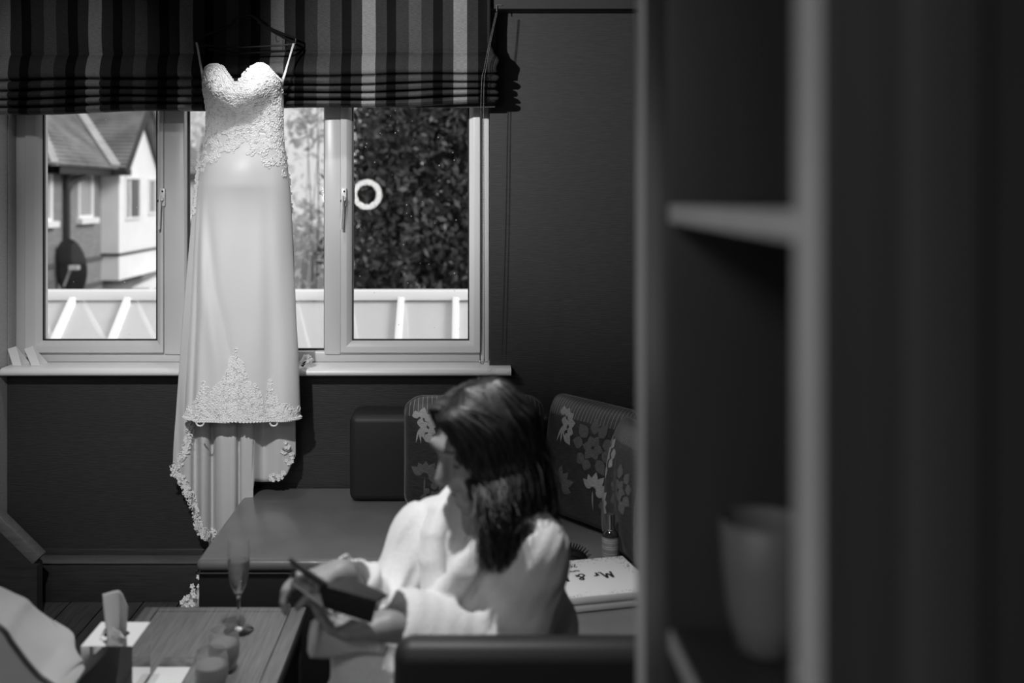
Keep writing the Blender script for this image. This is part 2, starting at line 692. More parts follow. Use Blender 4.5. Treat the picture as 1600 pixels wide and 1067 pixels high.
def handle(px, c):
    x = PX(px, 4.0)
    y = FY - .02
    h = MB().box(x - .011, x + .011, y - .009, y, PZ(322, 4.0), PZ(294, 4.0)).build('handle_plate', M['white_plastic'], c, bevel=.003)
    q = MB()
    q.lathe([(0, 0), (.004, 0), (.004, -.002), (0, -.002)], (x + .002, y - .009, PZ(299, 4.0)), 12, Matrix.Rotation(math.pi / 2, 4, 'X') @ Matrix.Scale(-1, 4, (0, 0, 1)))
    q.lathe([(0, 0), (.007, 0), (.007, -.004), (0, -.004)], (x - .004, y - .030, PZ(314, 4.0)), 14, Matrix.Rotation(math.pi / 2, 4, 'X') @ Matrix.Scale(-1, 4, (0, 0, 1)))
    l = MB()
    l.tube([(x, y - .006, PZ(311, 4.0)), (x, y - .026, PZ(311, 4.0))], .009, 12)
    l.tube([(x - .002, y - .026, PZ(306, 4.0)), (x - .003, y - .030, PZ(320, 4.0)), (x - .005, y - .028, PZ(340, 4.0)), (x - .007, y - .026, PZ(358, 4.0))], [.009, .0095, .0085, .008], 10, flat=.6, ref=(1, 0, 0))
    l.build('handle', M['white_plastic'], c)
    q.build('lock_button', M['dark_plastic'], c)



def drops(c, x0, x1, n, seed):
    r = random.Random(seed)
    m = MB()
    for i in range(n):
        x, z = r.uniform(x0 + .02, x1 - .02), r.uniform(1.02, 1.95)
        s = r.uniform(.0008, .0022)
        vs = [(x + s * math.cos(k * 1.047), FY + .0215, z + s * 1.4 * math.sin(k * 1.047)) for k in range(6)]
        m.add(vs + [(x, FY + .0195, z)], [(k, (k + 1) % 6, 6) for k in range(6)])
    m.build('raindrops', M['white_plastic'], c, kind='stuff')


drops(c1, -1.72, -1.256, 14, 1)
drops(c2, -.466, .0078, 46, 2)
handle(253, c1)
handle(537, c2)

# ------------------------------------------------------------------ outside
M['ground'] = tex_mat('tarmac', .1, .16, 3, rough=.9)
M['brick'] = mat('far_brick', .17, .85)
t, b = nodes(M['brick'])
br = t.nodes.new('ShaderNodeTexBrick')
br.inputs['Color1'].default_value = (.17, .17, .17, 1)
br.inputs['Color2'].default_value = (.23, .23, .23, 1)
br.inputs['Mortar'].default_value = (.3, .3, .3, 1)
br.inputs['Scale'].default_value = 1.0
br.inputs['Brick Width'].default_value = .225
br.inputs['Row Height'].default_value = .075
br.inputs['Mortar Size'].default_value = .008
sx = t.nodes.new('ShaderNodeSeparateXYZ')
cx = t.nodes.new('ShaderNodeCombineXYZ')
t.links.new(world_coords(t), sx.inputs[0])
ad = t.nodes.new('ShaderNodeMath')
t.links.new(sx.outputs['X'], ad.inputs[0])
t.links.new(sx.outputs['Y'], ad.inputs[1])
t.links.new(ad.outputs[0], cx.inputs['X'])
t.links.new(sx.outputs['Z'], cx.inputs['Y'])
t.links.new(cx.outputs[0], br.inputs['Vector'])
t.links.new(br.outputs['Color'], b.inputs['Base Color'])
M['brick_dark'] = mat('dark_brick_band', .10, .85)
M['render_white'] = tex_mat('white_render', .78, .84, 2, rough=.85)
M['tile'] = tex_mat('roof_tile', .16, .34, 1.6, rough=.8, detail=6)
M['tile_dark'] = tex_mat('ridge_tile', .3, .42, 3, rough=.8)
M['fascia'] = mat('dark_fascia', .025, .6)
M['frame_white'] = mat('white_house_frame', .8, .5)
M['pane_dark'] = mat('dark_window_pane', .03, .12)
M['pane_pale'] = mat('curtained_window_pane', .34, .2)

struct(MB().box(-60, 60, 4.6, 120, -3.2, -3.0).build('ground', M['ground'], smooth=False))

house = empty('house', (-9.6, 26, -3), 'brick house with a tiled roof and a white gabled bay, seen through the left pane', 'house')
wx = -9.6
MB().box(wx - 5, wx, 22.5, 37, -3, 2.12).build('brick_wall', M['brick'], house, smooth=False)
for zc in (-.12, -.78, 1.35 - 3.2):
    MB().box(wx - .02, wx + .03, 22.48, 37, zc - .06, zc + .06).build('brick_band', M['brick_dark'], house, smooth=False)
ez = 2.2
fa = MB().box(-9.62, -9.2, 22.1, 26.0, 2.02, 2.2)
fa.box(-9.62, -9.2, 29.4, 37, 2.02, 2.2).box(-14, -9.2, 22.1, 22.5, 2.02, 2.2)
fa.build('fascia', M['fascia'], house, smooth=False)
# white gabled bay
by = MB()
by.box(wx, -9.13, 26.1, 29.3, -.715, 2.2)
by.add([(wx, 26.1, 2.2), (wx, 29.3, 2.2), (wx, 27.7, 3.8), (-9.13, 26.1, 2.2), (-9.13, 29.3, 2.2), (-9.13, 27.7, 3.8)],
       [(0, 1, 2), (3, 5, 4), (0, 3, 4, 1), (1, 4, 5, 2), (2, 5, 3, 0)])
by.build('bay', M['render_white'], house, smooth=False)
MB().box(wx, -9.09, 26.06, 29.34, -.07, -.01).build('bay_band', M['fascia'], house, smooth=False)


def courses(name, fn, n, up, parent=house):
    """overlapping tile courses: fn(s) gives both ends at rise s; every course is a thin wedge of its own"""
    m = MB()
    u = Vector(up)
    for i in range(n):
        a0, a1 = [Vector(q) for q in fn(i / n)]
        b0, b1 = [Vector(q) for q in fn((i + 1) / n)]
        m.add([a0 + u * .07, a1 + u * .07, b1 + u * .01, b0 + u * .01, a0 - u * .01, a1 - u * .01, b1 - u * .02, b0 - u * .02],
              [(0, 1, 2, 3), (4, 7, 6, 5), (0, 4, 5, 1), (2, 6, 7, 3), (1, 5, 6, 2), (3, 7, 4, 0)])
    return m.build(name, M['tile'], parent, smooth=False, kind='stuff')


H = 4.0
courses('roof_tiles', lambda q: ((-9.15 - q * H, 22.1 + 1.5 * q * H, ez + q * H), (-9.15 - q * H, 25.8 + q * H, ez + q * H)), 40, (.707, 0, .707))
courses('roof_tiles', lambda q: ((-9.15 - q * H, 29.4 - q * .9, ez + q * H), (-9.15 - q * H, 37, ez + q * H)), 40, (.707, 0, .707))
courses('roof_tiles', lambda q: ((-14.5 + q * 3, 22.1 + 1.5 * q * H, ez + q * H), (-9.15 - q * H, 22.1 + 1.5 * q * H, ez + q * H)), 40, (0, -.8, .6))
G_ = 1.86
courses('gable_tiles', lambda q: ((-9.2 - q * G_, 25.8 + q * G_, ez + q * G_), (-8.8, 25.8 + q * G_, ez + q * G_)), 18, (0, -.707, .707))
courses('gable_tiles', lambda q: ((-9.2 - q * G_, 29.55 - q * G_, ez + q * G_), (-8.8, 29.55 - q * G_, ez + q * G_)), 18, (0, .707, .707))
v = MB()
v.bar((-9.08, 25.70, ez + .05), (-9.08 - G_ * 1.4, 25.70 + G_ * 1.4, ez + .05 + G_ * 1.4), .24, .14, up=(.5, -.5, .7))
v.bar((-9.15, 22.1, ez + .03), (-9.15 - H, 22.1 + 1.5 * H, ez + H + .03), .16, .1)
v.build('ridge_tiles', M['tile_dark'], house, smooth=False)
for sg, y0 in ((1, 25.72), (-1, 29.63)):
    MB().bar((-8.8, y0, ez - .12), (-8.8, y0 + sg * 1.94, ez + 1.82), .05, .17, up=(0, -sg, 1)).build('barge_board', M['fascia'], house, smooth=False)
MB().box(-9.16, -8.8, 25.72, 26.1, 2.03, 2.19).build('eave_end', M['fascia'], house, smooth=False)


def far_window(y0, y1, z0, z1, x, panes, frame=.07, sill=True):
    w = MB()
    w.box(x - .02, x + .05, y0, y1, z0, z0 + frame).box(x - .02, x + .05, y0, y1, z1 - frame, z1)
    w.box(x - .02, x + .05, y0, y0 + frame, z0 + frame, z1 - frame).box(x - .02, x + .05, y1 - frame * 1.6, y1, z0 + frame, z1 - frame)
    o = w.build('window', M['frame_white'], house, smooth=False)
    for (a, b_, m_) in panes:
        MB().box(x - .01, x + .02, a, b_, z0 + frame, z1 - frame).build('pane', M[m_], o, smooth=False)
    if sill:
        MB().box(x - .02, x + .16, y0 - .08, y1 + .12, z0 - .14, z0).build('sill', M['frame_white'], o, smooth=False)


far_window(21.9 + .62, 22.95, .93, 2.08, wx, [(22.55, 22.84, 'pane_pale')])
far_window(24.5, 25.45, .95, 2.08, wx, [(24.56, 25.34, 'pane_pale')])
far_window(26.55, 27.75, .85, 2.02, -9.13, [(26.62, 26.86, 'pane_dark'), (27.05, 27.6, 'pane_dark')], sill=False)
far_window(28.45, 29.15, .95, 2.0, -9.13, [(28.5, 28.72, 'pane_dark'), (28.8, 29.05, 'pane_pale')], sill=False)
far_window(34.3, 35.5, .7, 2.0, wx, [(34.4, 35.3, 'pane_pale')])
dp = MB().tube([(-9.5, 23.65, 2.05), (-9.5, 23.65, -.35)], .075, 8)
dp.tube([(-9.25, 24.3, 2.0), (-9.5, 23.9, 1.85), (-9.5, 23.65, 1.6)], .075, 8)
dp.build('downpipe', M['fascia'], house)
dR = Matrix.Rotation(math.radians(72), 4, 'Z') @ Matrix.Rotation(math.radians(84), 4, 'Y') @ Matrix.Scale(1.45, 4, (1, 0, 0))
dish = MB().lathe([(0, 0), (.2, .02), (.38, .07), (.45, .11), (.47, .11), (.39, .05), (.2, -.01), (0, -.03)], (-9.28, 23.1, -.17), 24, dR).build('satellite_dish', M['pane_dark'], house)
MB().bar((-9.28, 22.9, -.57), (-9.0, 22.65, -.1), .04, .04).box(-9.05, -8.85, 22.6, 22.77, -.17, -.07).build('receiver_arm', tex_mat('dish_arm', .4, .5, 3), dish, smooth=False)
MB().bar((-8.9, 27.1, -1.06), (-8.9, 29.6, -.90), .5, .10).build('porch_roof', M['render_white'], house, smooth=False)

# glazed lean-to roof just below the window: ridge, rafters and frosted panes on two slopes
pane_m = bpy.data.materials.new('frosted_roof_glass')
pane_m.use_nodes = True
t = pane_m.node_tree
b = t.nodes['Principled BSDF']
b.inputs['Base Color'].default_value = (.85, .85, .85, 1)
b.inputs['Roughness'].default_value = .25
tr = t.nodes.new('ShaderNodeBsdfTransparent')
mx = t.nodes.new('ShaderNodeMixShader')
mx.inputs['Fac'].default_value = .58
ou = t.nodes['Material Output']
t.links.new(tr.outputs[0], mx.inputs[1])
t.links.new(b.outputs[0], mx.inputs[2])
t.links.new(mx.outputs[0], ou.inputs['Surface'])
M['roof_glass'] = pane_m
M['roof_metal'] = mat('white_roof_metal', .9, .35)
gr = empty('glass_roof', (-1.5, 7, -1), 'white framed glazed roof with frosted panes right outside the window', 'glass roof')
RZ = .878
MB().box(-4.6, 1.6, 6.94, 7.06, RZ - .034, RZ + .034).build('ridge_beam', M['roof_metal'], gr, bevel=.008)
sl_, ca, sa = 1.75, .8, .6
mb_r = None
xs = [PX(118, 7) + .382 * i for i in range(-5, 12)]
for sgn in (-1, 1):
    for i, x in enumerate(xs):
        if x > 1.55:
            continue
        MB().bar((x, 7.0 + sgn * .03, RZ - .03), (x, 7.0 + sgn * sl_ * ca, RZ - .03 - sl_ * sa), .047, .07, up=(0, -sgn * -.6, .8)).build('rafter', M['roof_metal'], gr, bevel=.006)
        x2 = x + .382
        q = [(x + .022, 7.0 + sgn * .035, RZ - .045), (x2 - .022, 7.0 + sgn * .035, RZ - .045),
             (x2 - .022, 7.0 + sgn * sl_ * ca, RZ - .03 - sl_ * sa), (x + .022, 7.0 + sgn * sl_ * ca, RZ - .03 - sl_ * sa)]
        MB().add(q, [(0, 1, 2, 3)]).build('glass_pane', M['roof_glass'], gr, smooth=False)
MB().box(-4.6, 1.9, 5.55, 5.64, -3, RZ - sl_ * sa - .04).box(-4.6, 1.9, 8.36, 8.45, -3, RZ - sl_ * sa - .04).build('side_wall', M['render_white'], gr, smooth=False)


# trees
def leaf_mat(name, v0, v1, trans=.5):
    m = tex_mat(name, v0, v1, 2.2, rough=.5, detail=2)
    if trans:
        t, b = nodes(m)
        tl_ = t.nodes.new('ShaderNodeBsdfTranslucent')
        tl_.inputs['Color'].default_value = (v1, v1, v1, 1)
        mx_ = t.nodes.new('ShaderNodeMixShader')
        mx_.inputs['Fac'].default_value = trans
        t.links.new(b.outputs[0], mx_.inputs[1])
        t.links.new(tl_.outputs[0], mx_.inputs[2])
        t.links.new(mx_.outputs[0], t.nodes['Material Output'].inputs['Surface'])
    return m


M['leaf_dark'] = leaf_mat('dark_leaf', .02, .10, 0)
M['leaf_mid'] = leaf_mat('mid_leaf', .4, .65)
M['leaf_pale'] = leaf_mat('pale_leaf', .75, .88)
M['bark'] = tex_mat('bark', .03, .07, 6, rough=.9)


def tree(label, base, blobs, n, size, leaf, trunk_r, seed, group='trees behind the glazed roof'):
    r = np.random.RandomState(seed)
    o = empty('tree', base, label, 'tree', group)
    tot = sum(q[3] ** 2 for q in blobs)
    V = []
    tm = MB()
    bx, by_, bz = base
    for (x, y, z, rr) in blobs:
        k = int(n * rr * rr / tot)
        d = r.normal(size=(k, 3))
        d /= np.linalg.norm(d, axis=1)[:, None]
        rad = rr * (r.rand(k) ** .45)
        lump = 1 + .22 * np.sin(d[:, 0] * 7 + x) * np.sin(d[:, 2] * 6 + z) + .12 * np.sin(d[:, 1] * 11)
        c = np.array([x, y, z]) + d * (rad * lump)[:, None]
        a = r.normal(size=(k, 3))
        a /= np.linalg.norm(a, axis=1)[:, None]
        b_ = np.cross(a, r.normal(size=(k, 3)))
        b_ /= np.linalg.norm(b_, axis=1)[:, None]
        s = size * (.6 + .8 * r.rand(k))[:, None]
        V.append(np.stack([c - a * s, c - b_ * s * .45, c + a * s, c + b_ * s * .45], 1).reshape(-1, 3))
        tm.tube([(bx, by_, bz), ((bx + x) / 2 + .1, (by_ + y) / 2, bz + (z - bz) * .6), (x, y, z + rr * .3)], [trunk_r, trunk_r * .6, trunk_r * .2], 7)
    V = np.concatenate(V)
    m = MB()
    m.v = V.tolist()
    m.f = [(4 * i, 4 * i + 1, 4 * i + 2, 4 * i + 3) for i in range(len(V) // 4)]
    m.mi = [0] * len(m.f)
    m.build('foliage', leaf, o, smooth=False, kind='stuff')
    tm.build('trunk', M['bark'], o)


tree('dense dark tree that fills the right hand pane', (-.3, 14, -3), [(-.85, 14, 1.1, 1.2), (-1.0, 14.2, 2.3, .8), (-1.05, 14.2, .2, .75), (-1.2, 14, 1.6, .62), (.3, 14.3, .9, 1.5), (-.65, 14, 2.6, 1.15), (.0, 14, 3.7, 1.0), (.35, 14.5, 2.4, 1.1), (-.8, 13.8, -.2, 1.2), (.5, 14, -.8, 1.5), (-.2, 13.6, -1.5, 1.4)], 50000, .06, M['leaf_dark'], .2, 1)
tree('loose sunlit tree seen between dress and right mullion', (-3.9, 22, -3), [(-3.5, 22, 2.4, 1.0), (-3.3, 22, .6, 1.1), (-3.9, 22, -.9, 1.3), (-4.3, 22.4, 1.5, .9), (-3.2, 22.5, 4.0, .9)], 360, .11, M['leaf_pale'], .018, 2)
tree('grey tree with a dark trunk at the edge of the right mullion', (-2.7, 17, -3), [(-2.75, 17, 2.8, .5), (-2.7, 17, 1.0, .52), (-2.7, 17, -.6, .6), (-2.6, 17.2, 4.2, .5)], 800, .08, M['leaf_mid'], .02, 3)
tree('pale treetop beyond the house roof left of the dress', (-13.5, 48, -3), [(-13.6, 48, 5.6, 1.6), (-12.7, 48, 4.4, 1.2), (-14.5, 48, 4.0, 1.6)], 900, .2, M['leaf_pale'], .2, 4)
tree('low bushy tree beyond the ridge beam below the dark tree', (1.4, 20, -3), [(1.2, 20, -.2, 1.5), (-.4, 20, -.5, 1.5), (2.2, 20, 3.4, 1.6)], 9000, .1, M['leaf_dark'], .15, 5)
# ------------------------------------------------------------------ striped roman blind
M['blind'] = mat('striped_blind_fabric', .04, .7, spec=.05)
t, b = nodes(M['blind'])
g_ = t.nodes.new('ShaderNodeNewGeometry')
s_ = t.nodes.new('ShaderNodeSeparateXYZ')
t.links.new(g_.outputs['Position'], s_.inputs[0])
PER = 142.6 * 3.86 / FOC
m1 = t.nodes.new('ShaderNodeMath')
m1.operation = 'SUBTRACT'
m1.inputs[1].default_value = PX(34, 3.86) - 30 * PER
m2 = t.nodes.new('ShaderNodeMath')
m2.operation = 'DIVIDE'
m2.inputs[1].default_value = PER
m3 = t.nodes.new('ShaderNodeMath')
m3.operation = 'FRACT'
t.links.new(s_.outputs['X'], m1.inputs[0])
t.links.new(m1.outputs[0], m2.inputs[0])
t.links.new(m2.outputs[0], m3.inputs[0])
q = lambda px: px / 142.6
base = .034
r_ = ramp(t, m3.outputs[0], [(0, .006), (q(14), base), (q(34), .075), (q(54), base), (q(72), .006), (q(87), base), (q(104), .23), (q(125), base), (q(142.5), .006)], 'CONSTANT')
n_ = noise(t, world_coords(t, (12, 1, 160)), 6, 3)
mm = t.nodes.new('ShaderNodeMixRGB')
mm.blend_type = 'MULTIPLY'
mm.inputs['Fac'].default_value = .75
t.links.new(r_, mm.inputs['Color1'])
t.links.new(ramp(t, n_, [(.3, .45), (.7, 1.25)]), mm.inputs['Color2'])
t.links.new(mm.outputs[0], b.inputs['Base Color'])
bump(t, b, n_, .25, .002)

blind = empty('roman_blind', (-.9, 3.88, 2.31), 'dark roman blind with grey and silver vertical stripes gathered above the window', 'blind')
# profile of the cloth from the headrail down, then the stacked folds: (y, z)
prof = [(3.858, 2.40), (3.860, 2.25), (3.861, 2.19), (3.863, 2.150), (3.868, 2.134), (3.862, 2.128), (3.850, 2.115), (3.836, 2.08), (3.832, 2.055),
        (3.838, 2.042), (3.862, 2.037), (3.866, 2.033), (3.840, 2.028), (3.830, 2.016), (3.836, 2.004), (3.864, 1.999), (3.867, 1.996),
        (3.836, 1.990), (3.828, 1.980), (3.836, 1.970), (3.866, 1.967), (3.868, 1.964), (3.834, 1.958), (3.827, 1.948), (3.835, 1.940), (3.867, 1.937),
        (3.869, 1.933), (3.834, 1.928), (3.828, 1.918), (3.838, 1.909), (3.880, 1.907)]
PX0, PX1 = -1.822, .118
NB = 150


def blind_fn(u, v):
    x = PX0 + (PX1 - PX0) * u
    i = v * (len(prof) - 1)
    k = min(int(i), len(prof) - 2)
    y, z = [prof[k][a] + (prof[k + 1][a] - prof[k][a]) * (i - k) for a in (0, 1)]
    w = max(0, min(1, (2.2 - z) / .25))
    z += (.042 * u - .006) * w          # right end pulled up a little higher
    z += .0035 * math.sin(x * 9 + z * 20) * w
    y += .003 * math.sin(x * 14 + z * 31) + .0025 * math.sin(x * 37 - z * 11)
    if z < 2.12:
        x += .006 * math.sin(z * 90) * (1 if u > .98 else 0)
    if u > .985 and z > 2.12:
        x -= .028 * min(1, (z - 2.12) / .05)
    return (x, y, z)


bl = MB().grid(blind_fn, NB, len(prof) * 3)
bl.build('blind_fabric', M['blind'], blind, solid=.002, sharp=60)
MB().box(-1.822, .095, 3.8635, 3.8745, 2.32, 2.41).build('headrail', M['dark_plastic'], blind, bevel=.003)
MB().box(-1.822, .108, 3.886, 3.892, 1.93, 2.31).build('blind_lining', tex_mat('blind_lining', .02, .03, 20), blind, smooth=False)
mb = MB().bar((PX(776, 3.87), 3.87, PZ(18, 3.87)), (PX(776, 3.87), 3.87, PZ(8, 3.87)), .003, .003)
mb.bar((PX(775, 3.87), 3.87, PZ(8, 3.87)), (PX(784, 3.87), 3.87, PZ(8, 3.87)), .003, .003)
mb.build('chain_bracket', M['chain'], blind, smooth=False)
# bead chain loop
bd = MB()
pathA = catmull([P(775, 20, 3.83), P(766, 60, 3.81), P(757, 105, 3.80), P(752, 145, 3.80), P(751, 330, 3.81), P(750.5, 540, 3.83), P(750.5, 562, 3.83), P(752.5, 570, 3.83)], 120)
pathB = catmull([P(777, 20, 3.83), P(768, 60, 3.81), P(760, 105, 3.80), P(756, 145, 3.80), P(756, 330, 3.81), P(756.5, 540, 3.83), P(756.5, 562, 3.83), P(753.5, 570, 3.83)], 120)


def along(path, step):
    d = np.r_[0, np.cumsum(np.linalg.norm(np.diff(path, axis=0), axis=1))]
    s = np.arange(0, d[-1], step)
    return np.stack([np.interp(s, d, path[:, k]) for k in range(3)], 1)


def octa(m, c, r, rz=None):
    x, y, z = c
    rz = rz or r
    m.add([(x + r, y, z), (x, y + r, z), (x - r, y, z), (x, y - r, z), (x, y, z + rz), (x, y, z - rz)],
          [(0, 1, 4), (1, 2, 4), (2, 3, 4), (3, 0, 4), (1, 0, 5), (2, 1, 5), (3, 2, 5), (0, 3, 5)])


for pth in (pathA, pathB):
    for c in along(pth, .0062):
        octa(bd, c, .0029)
    bd.tube([tuple(p) for p in pth[::3]], .0008, 4)
bd.build('bead_chain', M['chain'], blind, kind='stuff', sharp=180)

# ------------------------------------------------------------------ hanger and wedding dress
HD = 3.79
hang = empty('coat_hanger', P(385, 25, HD), 'black plastic coat hanger hooked over the top of the striped blind', 'hanger')
h = MB()
h.tube([P(x, y, HD) for x, y in [(304, 64), (310, 59), (345, 46), (362, 39), (372, 27), (380, 24), (392, 24), (402, 30), (412, 40), (440, 52), (462, 60)]], [.005, .007, .007, .007, .0075, .008, .008, .0075, .007, .007, .005], 8, flat=.7)
h.tube([P(x, y, HD) for x, y in [(304, 64), (304, 70), (325, 71), (380, 74), (440, 71), (462, 68), (462, 60)]], .0035, 6)
h.tube([P(x, y, HD) for x, y in [(325, 76), (372, 84), (390, 83), (445, 80), (462, 66)]], .004, 6)
h.tube([P(x, y, HD) for x, y in [(402, 34), (430, 52), (458, 66)]], .004, 6)
h.build('hanger_body', M['dark_plastic'], hang)
MB().tube([P(432, 54, HD - .006), P(431, 60, HD - .006), P(433, 66, HD - .006), P(436, 64, HD - .006)], .002, 6).build('notch_hook', M['dark_plastic'], hang)
MB().tube([P(442, 62, HD), P(442, 80, HD)], .002, 6).build('strut', M['dark_plastic'], hang)
zt = PZ(24, HD)
MB().tube([(PX(386, HD), HD, zt - .005), (PX(386, HD), HD, zt + .05), (PX(387, HD), HD + .01, zt + .078), (PX(387, HD), HD + .03, zt + .084), (PX(387, HD), HD + .05, zt + .07)], .0028, 8).build('hook', M['dark_plastic'], hang)

DD = 3.77
dress = empty('wedding_dress', P(378, 655, DD), 'strapless white wedding dress with lace bodice hanging from the blind before the window', 'dress')
M['satin'] = mat('white_satin', .80, .42, sheen=.15)
t, b = nodes(M['satin'])
bump(t, b, noise(t, world_coords(t, (1, 1, .25)), 14, 3), .12, .01)
M['satin_lace'] = mat('beaded_lace_ground', .80, .6)
t, b = nodes(M['satin_lace'])
vo = t.nodes.new('ShaderNodeTexVoronoi')
vo.inputs['Scale'].default_value = 130
t.links.new(world_coords(t), vo.inputs['Vector'])
t.links.new(ramp(t, vo.outputs['Distance'], [(.0, .86), (.75, .72)]), b.inputs['Base Color'])
bump(t, b, vo.outputs['Distance'], .35, .004)
M['lace'] = mat('white_lace', .90, .55)

sil = [(103, 322, 437), (130, 317, 441), (150, 318, 441), (170, 320, 441), (200, 320, 441), (230, 317, 443), (260, 313, 447), (300, 307, 451), (350, 303, 454), (400, 300, 456),
       (450, 297, 459), (500, 294, 461), (550, 291, 464), (600, 288, 466), (660, 285, 468)]
SZ = np.array([PZ(a, DD) for a, _, _ in sil])[::-1]
SL = np.array([PX(a, DD) for _, a, _ in sil])[::-1]
SR = np.array([PX(a, DD) for _, _, a in sil])[::-1]
dz = [PZ(a, DD) for a in (660, 500, 350, 290, 240, 190, 150, 103)]
DV = [.075, .075, .085, .095, .08, .075, .085, .075]
top_px = [(316, 127), (318, 116), (322, 107), (330, 103), (341, 103), (350, 107), (356, 116), (364, 127), (371, 137), (376, 134), (382, 122), (390, 113), (398, 106), (406, 102), (416, 102), (424, 106), (430, 114), (436, 122), (441, 130)]
TX = np.array([PX(a + 7.5 * math.exp(-((a - 372) / 34) ** 2), DD) for a, _ in top_px])
TZ = np.array([PZ(a, DD) for _, a in top_px])
HEMZ = PZ(654, DD)
YC = 3.795


def dress_pt(a, z, off=0.0):
    """a: angle, 0 = front centre, +-pi/2 = sides, pi = back"""
    l, r_ = np.interp(z, SZ, SL), np.interp(z, SZ, SR)
    w, cx_ = (r_ - l) / 2 + off, (r_ + l) / 2
    dp = np.interp(z, dz, DV)
    dp = dp * (1.0 if abs(a) < math.pi / 2 else .62) + off
    sa_, ca_ = math.sin(a), math.cos(a)
    x = cx_ + w * (abs(sa_) ** .9) * (1 if sa_ > 0 else -1)
    y = YC - dp * ca_
    if ca_ > 0:
        # bust: it swells over a V shaped lower edge and falls away sharply below it
        py0, px0 = HOR + (EYE - z) * FOC / DD, VPX + x * FOC / DD
        edge_y = np.interp(px0, [316, 328, 345, 360, 372, 386, 402, 420, 434, 444], [146, 156, 168, 176, 181, 176, 168, 154, 144, 138])
        up = (edge_y - py0) / 22.0
        sw = 1 / (1 + math.exp(-up * 3.2)) * math.exp(-max(0, up - .6) ** 2 * .18)
        cup = .72 + .28 * max(math.exp(-((px0 - 343) / 22) ** 2), math.exp(-((px0 - 414) / 22) ** 2))
        y -= .060 * sw * cup * ca_ ** .4
        # soft vertical folds of the skirt
        zz = max(0, min(1, (PZ(250, DD) - z) / .4))
        py_ = HOR + (EYE - z) * FOC / DD
        fx = np.interp(py_, [260, 330, 450, 560, 660], [322, 326, 340, 362, 372])
        px_ = VPX + x * FOC / DD
        y += zz * (.009 * math.exp(-((px_ - fx) / 9) ** 2) - .008 * math.exp(-((px_ - fx + 18) / 12) ** 2))
        fx2 = np.interp(py_, [260, 660], [316, 302])
        y += zz * (.010 * math.exp(-((px_ - fx2) / 5) ** 2) - .008 * math.exp(-((px_ - fx2 - 10) / 8) ** 2))
        fx3 = np.interp(py_, [300, 660], [420, 428])
        y += zz * (.006 * math.exp(-((px_ - fx3) / 10) ** 2) - .005 * math.exp(-((px_ - fx3 - 18) / 12) ** 2))
        y += .004 * zz * math.sin(px_ * .09 + py_ * .012)
        y -= .022 * math.exp(-((px_ - 378) / 55) ** 2 - ((py_ - 262) / 38) ** 2)
    return (x, y, z)


def top_z(a):
    x = dress_pt(a, PZ(118, DD))[0]
    if abs(a) <= math.pi / 2 + 1e-6:
        return float(np.interp(x, TX, TZ))
    k = (abs(a) - math.pi / 2) / (math.pi / 2)
    return PZ(128 + 26 * min(1, k * 2), DD)


NA, NV = 176, 130
bod, skirt = MB(), MB()
ZW = PZ(250, DD)


def tube_fn(za, zb):
    def fn(u, v):
        a = -math.pi + 2 * math.pi * u
        z0 = za(a)
        z1 = zb(a)
        return dress_pt(a, z0 + (z1 - z0) * v)
    return fn


low = lambda a: PZ(204 + 8 * abs(math.sin(a)), DD)
hem = lambda a: HEMZ + .004 * math.sin(a * 9)
bod.grid(tube_fn(top_z, low), NA, 60, True)
bodice = bod.build('bodice', M['satin'], dress, solid=.002, sharp=180)
skirt.grid(tube_fn(low, hem), NA, 90, True)
skirt_o = skirt.build('skirt', M['satin'], dress, solid=.0015, sharp=180)
# straps: flat ribbons from bodice to hanger
for pts in ([(318, 128), (314, 104), (309, 74), (307, 66)], [(439, 134), (445, 116), (452, 92), (459, 68)]):
    s = MB()
    w = [.0045, .0042, .0042, .004] if pts[0][0] < 400 else [.0055, .0045, .0030, .0045]
    c = [Vector(P(x, y, d)) for (x, y), d in zip(pts, (3.765, 3.77, 3.78, 3.778))]
    vs = []
    for p, ww in zip(c, w):
        vs += [p + Vector((-ww, -.002, 0)), p + Vector((ww, -.002, 0))]
    s.add(vs, [(0, 1, 3, 2), (2, 3, 5, 4), (4, 5, 7, 6)])
    s.build('strap', M['satin'], dress, solid=.002)


# lace: small raised flowers, leaves and scrolls that follow the cloth
def petal(m, c, d, nrm, ln, wd, lift):
    s = d.cross(nrm)
    p0 = c
    p1 = c + d * ln * .5 + s * wd + nrm * lift
    p2 = c + d * ln * .5 - s * wd + nrm * lift
    p3 = c + d * ln + nrm * lift * .4
    pm = c + d * ln * .55 + nrm * lift * 2.0
    m.add([p0, p1, p3, p2, pm], [(0, 1, 4), (1, 2 + 0, 4), (2, 3, 4), (3, 0, 4)])


def flower(m, c, nrm, r, k, rot):
    t0 = nrm.cross(Vector((0, 0, 1)))
    if t0.length < .05:
        t0 = Vector((1, 0, 0))
    t0.normalize()
    b0 = nrm.cross(t0)
    for i in range(k):
        a = rot + 2 * math.pi * i / k
        d = t0 * math.cos(a) + b0 * math.sin(a)
        petal(m, c, d, nrm, r, r * .42, r * .13)


def scroll(m, c, nrm, r, rot, turns=.8):
    t0 = nrm.cross(Vector((0, 0, 1))).normalized()
    b0 = nrm.cross(t0)
    pts = []
    for i in range(8):
        a = rot + turns * 2 * math.pi * i / 7
        rr = r * (1 - .55 * i / 7)
        pts.append(c + (t0 * math.cos(a) + b0 * math.sin(a)) * rr + nrm * r * .12)
    m.tube(pts, [r * .16] * 8, 4, caps=False)


